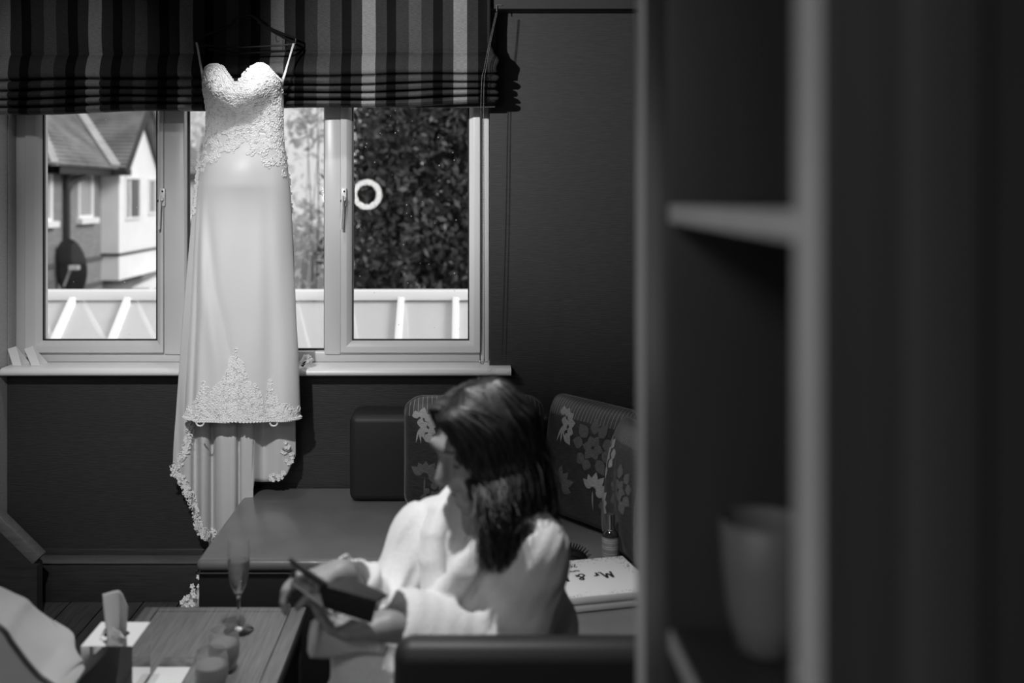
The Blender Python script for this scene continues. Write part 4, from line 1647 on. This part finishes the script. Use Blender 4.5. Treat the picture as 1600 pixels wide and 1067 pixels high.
def tumbler(px, d, s, lab):
    x_, y_ = PX(px, d), d
    o = empty('tumbler', (x_, y_, TZ0), lab, 'glass', 'stemless glasses on the coffee table')
    MB().lathe([(0, .001), (.020 * s, .001), (.030 * s, .012), (.0365 * s, .034), (.0385 * s, .055), (.0365 * s, .080), (.033 * s, .098), (.0322 * s, .098), (.0355 * s, .080), (.0373 * s, .055), (.0353 * s, .034), (.029 * s, .013), (.018 * s, .005), (0, .005)], (x_, y_, TZ0), 36).build('tumbler_glass', M['frost'], o, sharp=70)
    MB().lathe([(0, .006), (.017 * s, .006), (.028 * s, .014), (.0345 * s, .034), (.0365 * s, .055), (.0358 * s, .066), (0, .066)], (x_, y_, TZ0), 36).build('drink', M['wax'], o, sharp=60)
    return o


tumbler(330, 2.285, 1.02, 'stemless glass with a cloudy drink, nearer the tissue box')
tumbler(350, 2.395, .97, 'stemless glass with a cloudy drink, half hidden behind the other one')

# chrome tissue box with a tissue pulled out
M['mirror'] = mat('mirror_chrome', .78, .06, metal=1.0)
tx0, tx1, ty0, ty1 = -.868, -.752, 2.236, 2.362
tis = empty('tissue_box', (-.81, 2.3, TZ0), 'mirror chrome cube tissue box with a tissue pulled out', 'box')
m_ = MB()
z1 = TZ0 + .130
o_ = (-.022, .028)
cx_, cy_ = (tx0 + tx1) / 2, (ty0 + ty1) / 2
n = 32
outer_p = []
for i in range(n):
    a = 2 * math.pi * i / n
    k = max(abs(math.cos(a)), abs(math.sin(a)))
    outer_p.append((cx_ + math.cos(a) / k * (tx1 - tx0) / 2, cy_ + math.sin(a) / k * (ty1 - ty0) / 2))
inner_p = [(cx_ + .030 * math.cos(2 * math.pi * i / n), cy_ + .020 * math.sin(2 * math.pi * i / n)) for i in range(n)]
vs = [(a, b_, z1) for a, b_ in outer_p] + [(a, b_, z1) for a, b_ in inner_p] + [(a, b_, z1 - .02) for a, b_ in inner_p] + [(a, b_, TZ0 + .001) for a, b_ in outer_p]
fs = []
for i in range(n):
    j = (i + 1) % n
    fs += [(i, j, n + j, n + i), (n + i, n + j, 2 * n + j, 2 * n + i), (j, i, 3 * n + i, 3 * n + j)]
fs.append(tuple(3 * n + i for i in range(n - 1, -1, -1)))
m_.add(vs, fs)
m_.build('box_cover', M['mirror'], tis, sharp=30)
ti = MB()


def tissue_fn(u, v):
    w = .018 + .016 * v
    s = u * 2 - 1
    x_ = cx_ + .004 + s * w * (1 - .15 * v) - .004 * v
    y_ = cy_ + .012 * math.sin(s * 2.4 + v * 1.5) + .010 * (1 - v) * math.cos(s * 4)
    z_ = z1 - .012 + (.108 - .030 * max(0, s) ** 1.4 * v) * v
    return (x_, y_, z_)


ti.grid(tissue_fn, 18, 16)
ti.grid(lambda u, v: (cx_ - .030 + .062 * u, cy_ - .018 + .012 * math.sin(u * 5) - .006 * v, z1 + .002 + .020 * (1 - v) * math.sin(math.pi * min(1, u * 1.1)) ** .7 + .006 * math.sin(u * 9)), 16, 6)
M['tissue'] = mat('tissue_paper', .5, .8)  # white tissue, its backlit shade put into the grey colour
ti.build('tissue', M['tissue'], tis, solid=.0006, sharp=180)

# leaflet under the glasses
lf = MB()
zz = TZ0 + .0015
c4 = [P(240, 1028, 2.42), P(296, 1028, 2.42), P(270, 1085, 2.2), P(200, 1085, 2.2)]
c4 = [(-.752, 2.455), (-.668, 2.455), (-.668, 2.20), (-.752, 2.20)]
lo_ = tag(lf.box(-.748, -.668, 2.21, 2.455, TZ0 + .0008, TZ0 + .003).build('leaflet', M['card'], None, smooth=False), 'white leaflet with a dark photo strip on the table beside the tissue box', 'leaflet')
MB().box(-.748, -.668, 2.405, 2.455, TZ0 + .003, TZ0 + .0034).build('printed_photo', tex_mat('printed_photo', .03, .22, 24), lo_, smooth=False)
MB().box(-.7475, -.730, 2.22, 2.37, TZ0 + .003, TZ0 + .0033).build('printed_lines', tex_mat('printed_lines', .45, .75, 60, (1, 12, 1)), lo_, smooth=False)

# ------------------------------------------------------------------ white cloth bag beside the table
M['bag'] = tex_mat('white_bag_cloth', .55, .62, 7, rough=.75, bmp=.25, dist=.01)
bag = empty('cloth_bag', (-1.12, 2.2, 0), 'open white cloth bag with a banded rim and dark cord left of the table', 'bag')
Rp = [(-150, 900, 2.20), (-60, 903, 2.22), (0, 921, 2.24), (31, 940, 2.24), (62, 956, 2.24), (84, 974, 2.23), (106, 1006, 2.22), (120, 1030, 2.20), (121, 1050, 2.18), (113, 1085, 2.14)]
Sp = [(-150, 925, 2.17), (-60, 925, 2.19), (0, 943, 2.21), (31, 959, 2.21), (62, 977, 2.21), (84, 999, 2.20), (104, 1020, 2.19), (110, 1038, 2.17), (108, 1054, 2.15), (103, 1088, 2.12)]
Tp = [(-150, 1000, 2.05), (-60, 950, 2.05), (0, 978, 2.05), (20, 1003, 2.05), (40, 1030, 2.05), (60, 1053, 2.05), (72, 1062, 2.05), (84, 1070, 2.05), (92, 1080, 2.05), (98, 1092, 2.05)]


def curve3(pts, n=60):
    return catmull([P(*q_) for q_ in pts], n)


cR, cS, cT = curve3(Rp), curve3(Sp), curve3(Tp)
NB_ = len(cR)


def between(m, A, B_, nv, bulge, wob=0.0, fr=9.0):
    def fn(u, v):
        i = min(int(round(u * (NB_ - 1))), NB_ - 1)
        p = A[i] * (1 - v) + B_[i] * v
        s = math.sin(math.pi * v)
        return (p[0] + .3 * wob * s * math.sin(u * fr * 1.7 + v * 5), p[1] + bulge * s + wob * s * math.sin(u * fr + 2.5 * v), p[2] + .4 * wob * s * math.cos(u * fr * 1.3 + v * 3))
    m.grid(fn, NB_, nv)


m_ = MB()
between(m_, cS, cT, 22, .10, .018, 13)
cF = cT.copy()
cF[:, 2] = .012
cF[:, 1] = 2.07 + .04 * np.sin(np.linspace(0, 3, NB_))
cF[:, 0] = np.minimum(cF[:, 0], -.925)
between(m_, cT, cF, 18, -.03, .008, 7)
cG = cR.copy()
cG[:, 2] = .012
cG[:, 1] = 2.36
cG[:, 0] = np.minimum(cG[:, 0], -.925)
cM = (cR + cG) / 2
cM[:, 0] = np.minimum(cM[:, 0], -.93)
cM[:, 2] = .44 + (cR[:, 2] - cR[:, 2].min()) * .3
between(m_, cR, cM, 10, .02, .004)
between(m_, cM, cG, 10, .02, .004)
m_.build('bag_body', M['bag'], bag, solid=.002, sharp=180)
m_ = MB()
between(m_, cR, cS, 8, -.012, .002, 20)
m_.build('rim_band', M['bag'], bag, solid=.004, sharp=180)
MB().tube([tuple(q_ + np.array([0, -.002, 0])) for q_ in cS[::2]], .0022, 6).build('rim_seam', M['thread_dim'], bag)
MB().tube([tuple(q_ + np.array([0, -.004, 0])) for q_ in cT], .0055, 8).build('dark_strap', M['skirting'], bag)

# ------------------------------------------------------------------ sloping panel at the far left
sp_ = empty('sloping_panel', (-2.0, 3.7, 0), 'low dark panel with a sloping pale wooden capping in the left corner', 'panel')
M['pale_wood'] = tex_mat('pale_wood', .11, .17, 30, (.5, 4, 4), rough=.45, bmp=.1)
A, B_ = Vector(P(62, 872, 3.74)), Vector(P(-26, 785, 3.74))
m_ = MB()
m_.add([(B_.x, 3.715, 0), (A.x, 3.715, 0), (A.x, 3.715, A.z - .02), (B_.x, 3.715, B_.z - .02), (B_.x, 3.765, 0), (A.x, 3.765, 0), (A.x, 3.765, A.z - .02), (B_.x, 3.765, B_.z - .02)],
       [(0, 1, 2, 3), (7, 6, 5, 4), (0, 4, 5, 1), (1, 5, 6, 2), (2, 6, 7, 3), (3, 7, 4, 0)])
m_.build('panel_body', M['skirting'], sp_, smooth=False)
MB().bar(A, B_, .055, .042).build('capping', M['pale_wood'], sp_, bevel=.004)

# ------------------------------------------------------------------ dark shelving unit close to the camera
M['unit'] = tex_mat('dark_stained_unit', .030, .038, 6, (4, 4, .5), rough=.5)
M['unit_trim'] = tex_mat('pale_unit_edge', .46, .52, 9, (4, 4, .5), rough=.45)
M['unit_panel'] = tex_mat('unit_end_panel', .05, .06, 5, (4, 4, .4), rough=.5)
un = empty('shelving_unit', (.35, .88, 0), 'dark open shelving unit with pale edges close to the camera on the right', 'shelves')
UX, UB = .204, .50
MB().box(UX + .003, UB, 1.030, 1.163, 0, 2.41).build('far_upright', M['unit'], un, bevel=.004)
MB().box(UX, UB, 1.1645, 1.206, 0, 2.41).build('edge_trim', M['unit_trim'], un, bevel=.003)
MB().box(UX + .003, UB, .577, .621, 0, 2.41).build('near_upright', M['unit'], un, bevel=.002)
MB().box(UX - .001, UX + .0025, .579, .618, 0, 2.41).build('edge_trim', M['unit_trim'], un, bevel=.001)
MB().box(UB, UB + .02, .577, 1.206, 0, 2.41).build('back_panel', M['unit'], un, smooth=False)
MB().box(UX + .014, UB, .558, .576, 0, 2.41).build('end_panel', M['unit'], un, bevel=.003)
MB().box(UX + .040, UX + .083, .550, .5585, .05, 2.36).build('end_moulding', M['unit_panel'], un, bevel=.003)
for z_ in (1.588, 1.157, .72, .30):
    s = MB().box(UX + .0045, UB, .622, 1.008, z_ - .019, z_).build('shelf', M['unit'], un, bevel=.002)
    MB().box(UX, UX + .004, .622, 1.008, z_ - .019, z_).build('shelf_edge', M['unit_trim'], s, bevel=.001)
M['vase'] = tex_mat('grey_vase', .15, .18, 6, rough=.5)
vx, vy, vz = .2895, .965, 1.157
v_o = empty('vase', (vx, vy, vz), 'plain pale tapered vase on the shelf near the camera', 'vase')
MB().lathe([(0, .001), (.0245, .001), (.0275, .003), (.036, .036), (.041, .079), (.0432, .124), (.0414, .1255), (.039, .079), (.034, .036), (.026, .009), (0, .007)], (vx, vy, vz), 40).build('vase_body', M['vase'], v_o, sharp=60)
ds = empty('bowl', (.299, .792, 1.157), 'small pale bowl on the shelf in front of the tapered vase', 'bowl')
MB().lathe([(0, .001), (.0187, .001), (.0216, .003), (.033, .032), (.038, .0605), (.0367, .061), (.031, .032), (.0195, .007), (0, .006)], (.299, .792, 1.157), 32).build('bowl_body', tex_mat('pale_bowl', .5, .56, 6, rough=.5), ds, sharp=60)

# ring lamp behind the camera, seen only as its reflection in the panes
M['ring'] = mat('ring_lamp_glow', .9, .5, emit=RING_EMIT)
rc = Vector((-1.189, -.97, 1.577))
rl = empty('ring_lamp', (rc.x, rc.y, 0), 'glowing ring lamp on a stand, seen mirrored in the window panes', 'lamp')
MB().tube([rc + Vector((.114 * math.cos(a), 0, .114 * math.sin(a))) for a in np.linspace(0, 2 * math.pi, 40, endpoint=False)], .026, 12, closed=True, flat=.5, ref=(0, 1, 0)).build('ring_tube', M['ring'], rl)
MB().tube([(rc.x, rc.y - .02, .03), (rc.x, rc.y - .02, rc.z - .12)], .01, 10).tube([(rc.x, rc.y - .02, .3), (rc.x + .25, rc.y, .01)], .008, 8).tube([(rc.x, rc.y - .02, .3), (rc.x - .25, rc.y, .01)], .008, 8).tube([(rc.x, rc.y - .02, .3), (rc.x, rc.y - .28, .01)], .008, 8).build('lamp_stand', M['dark_plastic'], rl)
# ------------------------------------------------------------------ the woman
M['skin'] = tex_mat('skin', .23, .28, 40, rough=.5)
t, b = nodes(M['skin'])
b.inputs['Subsurface Weight'].default_value = .08
b.inputs['Subsurface Radius'].default_value = (.008, .008, .008)
M['lip'] = mat('lip', .16, .45)
M['hair'] = tex_mat('dark_hair', .009, .022, 30, (6, 6, .6), rough=.55)
M['hair_light'] = tex_mat('light_hair_streak', .035, .075, 30, (6, 6, .6), rough=.5)
M['robe'] = tex_mat('white_terry', .66, .78, 260, rough=.95, sheen=.4, bmp=.6, dist=.004)

woman = empty('person', (.03, 2.15, .43), 'long haired woman in a white bathrobe sitting on the sofa, looking down at a phone', 'person')

HC = Vector(HEAD_C)
hf = Vector(HEAD_F).normalized()
hu = (Vector(HEAD_U) - hf * Vector(HEAD_U).dot(hf)).normalized()
hl = hu.cross(hf).normalized()      # her left, towards the camera
HR = [list(hf), list(hl), list(hu)]


def L(f, l, u):
    return tuple(HC + hf * f + hl * l + hu * u)


sR, sL = Vector((-.088, 2.205, .826)), Vector((.122, 2.03, .860))
eR, eL = Vector((-.188, 2.10, .672)), Vector((.075, 2.005, .665))
wR, wL = Vector((-.250, 1.985, .838)), Vector((-.150, 1.915, .765))
hipR, hipL, pel = Vector((.01, 2.25, .56)), Vector((.13, 2.14, .56)), Vector((.09, 2.23, .59))
kR, kL = Vector((-.185, 2.04, .625)), Vector((-.175, 1.96, .545))
chest = Vector((.045, 2.135, .80))
neck = Vector((.045, 2.11, .925))

B = SDF((-.55, 1.55, .0), (.35, 2.5, 1.27), .0052)
# torso, arms, legs
B.cone(pel, chest, .130, .100, .05)
B.cone(chest, neck, .095, .052, .05)
B.cone(sR, sL, .055, .055, .05)
B.chain([sR, eR, wR], [.05, .04, .026], .03)
B.chain([sL, eL, wL], [.05, .04, .026], .03)
B.cone(hipR, kR, .085, .058, .04)
B.cone(hipL, kL, .085, .058, .04)
fR, fL = Vector((-.30, 1.93, .25)), Vector((-.23, 1.99, .075))
B.chain([kR, (-.26, 1.98, .42), fR], [.055, .05, .034], .03)
B.chain([kL, (-.22, 1.965, .3), fL], [.055, .05, .034], .03)
B.cone(fR, fR + Vector((-.09, -.06, -.09)), .034, .026, .02)
B.cone(fL + Vector((0, 0, -.03)), fL + Vector((-.12, -.05, -.045)), .036, .024, .02)
# neck and head
B.cone(neck - Vector((0, 0, .03)), L(-.018, 0, -.06), .056, .052, .03)
B.ell(L(-.012, 0, .026), (.096, .075, .086), HR, .02)
B.ell(L(.034, 0, -.045), (.060, .058, .078), HR, .03)
B.ell(L(.058, 0, -.080), (.034, .036, .030), HR, .03)
B.cone(L(.078, -.010, -.100), L(.078, .010, -.100), .017, .017, .02)
B.cone(L(.086, -.034, .030), L(.086, .034, .030), .014, .014, .022)
for s in (1, -1):
    B.ell(L(.092, s * .033, .006), (.020, .020, .014), HR, .014, sub=True)
    B.ell(L(.070, s * .033, .004), (.018, .018, .015), HR, .008)
    B.ell(L(.062, s * .045, -.030), (.026, .020, .020), HR, .03)
    B.ell(L(-.008, s * .076, -.004), (.018, .009, .030), HR, .008)
    B.ell(L(.090, s * .013, -.034), (.012, .009, .009), HR, .008)
B.cone(L(.088, 0, .016), L(.116, 0, -.030), .009, .013, .012)
B.cone(L(.112, 0, -.033), L(.092, 0, -.042), .010, .008, .008)
B.cone(L(.088, -.017, -.063), L(.088, .017, -.063), .0085, .0085, .010)
B.cone(L(.096, 0, -.061), L(.093, 0, -.063), .0075, .0075, .010)
B.cone(L(.085, -.014, -.077), L(.085, .014, -.077), .0095, .0095, .010)
B.cone(L(.100, -.026, -.0700), L(.103, 0, -.0695), .005, .005, .004, sub=True)
B.cone(L(.103, 0, -.0695), L(.100, .026, -.0700), .005, .005, .004, sub=True)
for s in (1, -1):
    B.cone(L(.098, s * .022, -.040), L(.084, s * .038, -.076), .005, .004, .008, sub=True)


def hand(wr, direc, palm_n, thumb_side, curl, spread=.020, scale=1.0):
    """palm plus four curled fingers and a thumb from the side of the palm"""
    d = Vector(direc).normalized()
    n = Vector(palm_n)
    n = (n - d * n.dot(d)).normalized()
    s = d.cross(n) * thumb_side
    wr = Vector(wr)
    k = scale
    for i, off in enumerate((.030, .010, -.010, -.029)):
        B.cone(wr + d * .012 + s * off * .55, wr + d * (.082 * k) + s * off, .0145, .0115, .012)
    B.cone(wr, wr + d * .03, .024, .02, .02)
    ln = (.072, .080, .075, .060)
    for i, off in enumerate((.031, .010, -.011, -.030)):
        p = wr + d * (.084 * k) + s * off
        ang = 0.15
        rad = .0088
        for j, fr_ in enumerate((.45, .30, .25)):
            ang += curl[j] * (1 + .12 * i)
            v = d * math.cos(ang) + n * math.sin(ang)
            q_ = p + v * (ln[i] * fr_ * k)
            B.cone(p, q_, rad, rad * .9, .004)
            p, rad = q_, rad * .9
    p = wr + d * .022 + s * .024
    for j, (fr_, a, b_) in enumerate(((.042, .8, .35), (.034, .35, .6), (.026, .1, .75))):
        v = (d * (1 - .25 * a) + s * a + n * b_ * .9).normalized()
        q_ = p + v * fr_ * k
        B.cone(p, q_, .0125 - .0015 * j, .011 - .0015 * j, .008)
        p = q_


# right hand (farther) grips the top of the phone, left hand (nearer) supports the case
hand(wR, (-.86, -.28, .02), (-.25, -.3, -.9), 1, (.35, .75, .5))
hand(wL, (-.98, -.14, .03), (-.05, -.1, .99), 1, (.15, .30, .25))
body = B.build('body', M['skin'], woman, smooth_it=3)

# face details
for s in (1, -1):
    m_ = MB()
    m_.tube([L(.089 - .016 * abs(k) ** 2, s * (.033 + .017 * k), -.001 - .004 * (1 - k * k)) for k in np.linspace(-1, 1, 9)], [.0008, .0018, .0024, .0026, .0026, .0026, .0024, .0018, .0008], 6)
    m_.build('eyelash_line', M['hair'], woman)
    m_ = MB()
    m_.tube([L(.101 - .020 * max(0, k) ** 2 - .004, s * (.034 + .020 * k), .030 + .005 * (1 - k * k)) for k in np.linspace(-1, 1, 9)], [.001, .003, .0035, .0035, .0033, .003, .0025, .002, .001], 6, flat=.7)
    m_.build('eyebrow', M['hair'], woman)
m_ = MB()
m_.tube([L(.098 - .010 * k * k, .026 * k, -.0630 + .003 * math.cos(k * 5) * .6) for k in np.linspace(-1, 1, 11)], [.001, .003, .0045, .005, .005, .0048, .005, .005, .0045, .003, .001], 6, flat=.6)
m_.tube([L(.096 - .011 * k * k, .022 * k, -.0770) for k in np.linspace(-1, 1, 11)], [.001, .003, .005, .006, .0065, .0065, .0065, .006, .005, .003, .001], 6, flat=.6)
m_.build('lips', M['lip'], woman)

# bathrobe
S = SDF((-.55, 1.62, .22), (.36, 2.46, 1.02), .0052)
S.cone(pel, chest + Vector((.0, .015, 0)), .165, .140, .06)
S.cone(chest, neck + Vector((.012, .018, -.030)), .135, .082, .06)
S.cone(sR, sL, .072, .072, .06)
S.cone(neck + Vector((.01, .02, -.03)), sL + Vector((0, 0, .01)), .060, .068, .05)
S.cone(neck + Vector((.01, .02, -.03)), sR + Vector((0, 0, .01)), .060, .066, .05)
S.chain([sR, eR], [.072, .080], .04)
S.chain([sL, eL], [.074, .088], .04)
mR = eR.lerp(wR, .72)
mL = eL.lerp(wL, .84)
S.cone(eR, mR, .080, .066, .03)
S.cone(eL, mL, .088, .078, .03)
S.cone(mL + Vector((.03, -.005, -.035)), mL + Vector((.03, -.005, -.13)), .058, .045, .04)
S.cone(hipR, kR, .120, .088, .05)
S.cone(hipL, kL + Vector((.05, .02, 0)), .112, .086, .05)
S.cone(kR, kR + Vector((-.04, -.04, -.10)), .084, .080, .03)
S.cone(kL + Vector((.03, 0, 0)), kL + Vector((.0, .0, -.2)), .085, .08, .03)


def band(p, c0, w):
    return np.exp(-((p - c0) / w) ** 2)


# soft cloth folds: they run from the near shoulder down to the waist, and along the sleeves
def folds(p):
    x, y, z = p[..., 0], p[..., 1], p[..., 2]
    q_ = .74 * x - .67 * z + .15 * y
    r_ = .55 * x + .80 * z
    f = .0055 * np.sin(q_ * 85 + 1.2 * np.sin(r_ * 11)) * (.55 + .45 * np.sin(r_ * 9 + x * 17))
    f += .0035 * np.sin(q_ * 190 + 2 * np.sin(z * 23) + x * 20)
    low = np.maximum(np.clip((.78 - z) / .08, 0, 1), np.clip((2.0 - y) / .03, 0, 1) * np.clip((.87 - z) / .04, 0, 1))
    s_ = .3 * x + z
    f = f * (1 - .72 * np.clip((x - .01) / .05, 0, 1) * np.clip((z - .80) / .05, 0, 1))
    f = f * (1 - .85 * low) + low * (.0022 * np.sin(s_ * 70 + 2.5 * np.sin(x * 19)) + .0025 * np.sin(x * 38 + z * 50))
    return f


S.displace(folds, (-.55, 1.62, .22), (.36, 2.46, 1.02))
# shawl collar: two thick rolled bands that cross on the chest
cn = Vector((-.60, -.79, .12)).normalized()
cr = Vector((.79, -.60, 0)).normalized()        # towards her left


def C(a, z, out):
    """point on the chest: a along the shoulder line, z height, out in front of the chest"""
    return Vector((.05, 2.12, z)) + cr * a + cn * (out + (.008 if out > .05 else 0))


bandL = [(.050, .965, -.06), (.080, .950, .005), (.078, .915, .068), (.060, .875, .112), (.032, .825, .142), (-.002, .770, .162), (-.030, .715, .174), (-.05, .66, .176)]
bandR = [(-.045, .962, -.05), (-.066, .950, .010), (-.064, .912, .074), (-.055, .872, .112), (-.040, .825, .138), (-.020, .772, .154), (.006, .715, .162), (.03, .66, .165)]
# open wedge of the neckline
S.chain([C(.008, 1.0, .04), C(.006, .93, .10), C(.003, .870, .140), C(-.008, .800, .176)], [.062, .054, .042, .016], .006, sub=True)
for bnd in (bandR, bandL):
    g = 1 if bnd is bandL else -1
    pts = [C(*q_) for q_ in bnd]
    wide = [p + cr * (.034 * g) - cn * .016 for p in pts]
    for i in range(len(pts) - 1):
        S.cone(pts[i], pts[i + 1], .0215, .0225, .003)
    for k_ in (.33, .66, 1.0):
        off = [p.lerp(w_, k_) for p, w_ in zip(pts, wide)]
        for i in range(len(off) - 1):
            S.cone(off[i], off[i + 1], .0205 - .003 * k_, .0215 - .003 * k_, .004)
    # groove where the collar edge lies on the robe
    gr_ = [p + cr * (.060 * g) - cn * .014 for p in pts[2:]]
    S.chain(gr_, [.017] * len(gr_), .008, sub=True)
# sleeve openings
dR = (wR - mR).normalized()
dL = (wL - mL).normalized()
S.cone(mR + dR * .030, mR + dR * .16, .048, .072, .005, sub=True)
S.cone(mL + dL * .030, mL + dL * .22, .062, .10, .005, sub=True)
S.cone(mL + dL * .065 + Vector((.01, -.01, -.07)), mL + dL * .2 + Vector((0, -.01, -.07)), .060, .10, .005, sub=True)
S.build('bathrobe', M['robe'], woman, smooth_it=1)
# wide hem of the robe hanging over the far knee
hm = MB()


def hem_fn(u, v):
    px = 482 + 118 * u
    top = W_(px, 968, 1.90)
    y0 = 968 + (54 - 6 * u + 3 * math.sin(u * 7)) * v
    d = 1.895 + .03 * math.sin(u * 3.1) - .02 * math.sin(v * 3.1) + .05 * u
    px2 = px + (8 * (1 - v) if u < .1 else 0)
    return P(px2, y0, d)


def W_(px, py, d):
    return Vector(P(px, py, d))


hm.grid(hem_fn, 20, 10)
hm.build('robe_hem', M['robe'], woman, solid=.016, sharp=180)

# hair: a soft mass with hundreds of strands over it
Hs = SDF((-.25, 1.86, .72), (.30, 2.40, 1.26), .006)
Hs.ell(L(-.018, 0, .022), (.096, .078, .094), HR, .02)


def W(px, py, d):
    return Vector(P(px, py, d))


hang_b = [L(-.060, .040, .020), L(-.078, .030, -.05), tuple(W(818, 790, 2.06)), tuple(W(824, 820, 2.06))]
hang_c = [L(-.075, -.02, .02), L(-.092, -.02, -.08), tuple(W(836, 800, 2.10)), tuple(W(842, 830, 2.11))]
Hs.chain(hang_b, [.022, .022, .018, .005], .015)
Hs.chain(hang_c, [.02, .02, .016, .005], .015)
# keep the face free
Hs.ell(L(.112, -.012, -.035), (.080, .076, .125), HR, .02, sub=True)
hair = Hs.build('hair', M['hair'], woman, smooth_it=2)
r = random.Random(4)
st_d, st_l = MB(), MB()
for i in range(3200):
    s = 1 if r.random() < .72 else -1
    th = math.radians((r.uniform(23, 75) if r.random() < .36 else r.uniform(23, 178)) if s > 0 else r.uniform(46, 178))
    pf, pu = .064 - .115 * r.random(), .108
    cf, cl = math.cos(th), math.sin(th) * s
    g1 = .98 + .09 * r.random()
    pts = [L(pf, .006 * s, pu + .014 - abs(pf) * .30), L(pf * .6 + cf * .058, cl * .056, .098 * g1), L(-.016 + cf * .101 * g1, cl * .090 * g1, .040), L(-.018 + cf * .104 * g1, cl * .096 * g1, -.02)]
    p = Vector(pts[-1])
    back = (1 - cf) / 2
    if s > 0:
        tgt = W(758 + 98 * back + r.gauss(0, 11), r.uniform(788, 902) - 30 * back, 1.930 + .14 * back - .012 * math.sin(math.pi * back) + r.gauss(0, .008))
    else:
        tgt = W(650 + 205 * back ** .7 + r.gauss(0, 9), r.uniform(800, 858), 2.2 - .07 * back)
    mid = p.lerp(tgt, .5) + Vector((.010, .004 if s > 0 else .012, .0)) + Vector((r.gauss(0, .005), r.gauss(0, .005), 0))
    pts += [tuple(mid), tuple(tgt)]
    c_ = catmull(pts, 15)
    c_ += np.array([[.003 * math.sin(k * .9 + i), .003 * math.cos(k * .7 + i * 2), 0] for k in range(15)])
    rad = r.uniform(.0010, .0026)
    (st_l if r.random() < .15 else st_d).tube([tuple(q_) for q_ in c_], [rad * (1 - .75 * (k / 14) ** 3) for k in range(15)], 4, caps=False)
st_d.build('dark_strands', M['hair'], hair, kind='stuff')
st_l.build('light_strands', M['hair_light'], hair, kind='stuff')

# the phone in its folding case, and the card under it
ph = empty('phone', P(500, 915, 1.93), 'dark phone in an open folding case held in her hands', 'phone')


def slab(m, quad, th):
    a, b_, c, d = [Vector(q_) for q_ in quad]
    n_ = (b_ - a).cross(d - a).normalized() * th
    vs = [a, b_, c, d, a + n_, b_ + n_, c + n_, d + n_]
    m.add(vs, [(0, 3, 2, 1), (4, 5, 6, 7), (0, 1, 5, 4), (1, 2, 6, 5), (2, 3, 7, 6), (3, 0, 4, 7)])


m_ = MB()
slab(m_, [W(449, 876, 1.885), W(507, 916, 1.845), W(512, 924, 1.905), W(455, 884, 1.945)], .009)
m_.build('phone_body', M['dark_plastic'], ph, bevel=.003)
m_ = MB()
slab(m_, [W(498, 918, 1.86), W(590, 942, 1.83), W(606, 933, 1.86), W(545, 906, 1.92)], .006)
m_.build('case_flap', M['leather_dark'], ph, bevel=.002)
m_ = MB()
slab(m_, [W(497, 919, 1.862), W(588, 943, 1.832), W(580, 975, 1.838), W(505, 950, 1.862)], .006)
m_.build('case_back', M['leather_dark'], ph, bevel=.002)
m_ = MB()
m_.lathe([(0, 0), (.006, 0), (.007, .002), (.005, .004), (0, .004)], W(458, 898, 1.875), 14, Matrix.Rotation(math.pi / 2, 4, 'X'))
m_.build('ring', M['steel'], ph)
cd = MB()
slab(cd, [W(453, 910, 1.90), W(530, 967, 1.87), W(515, 940, 1.90), W(468, 906, 1.93)], .002)
tag(cd.build('note_card', M['card'], None, smooth=False), 'pale card held under the phone in her hand', 'card')
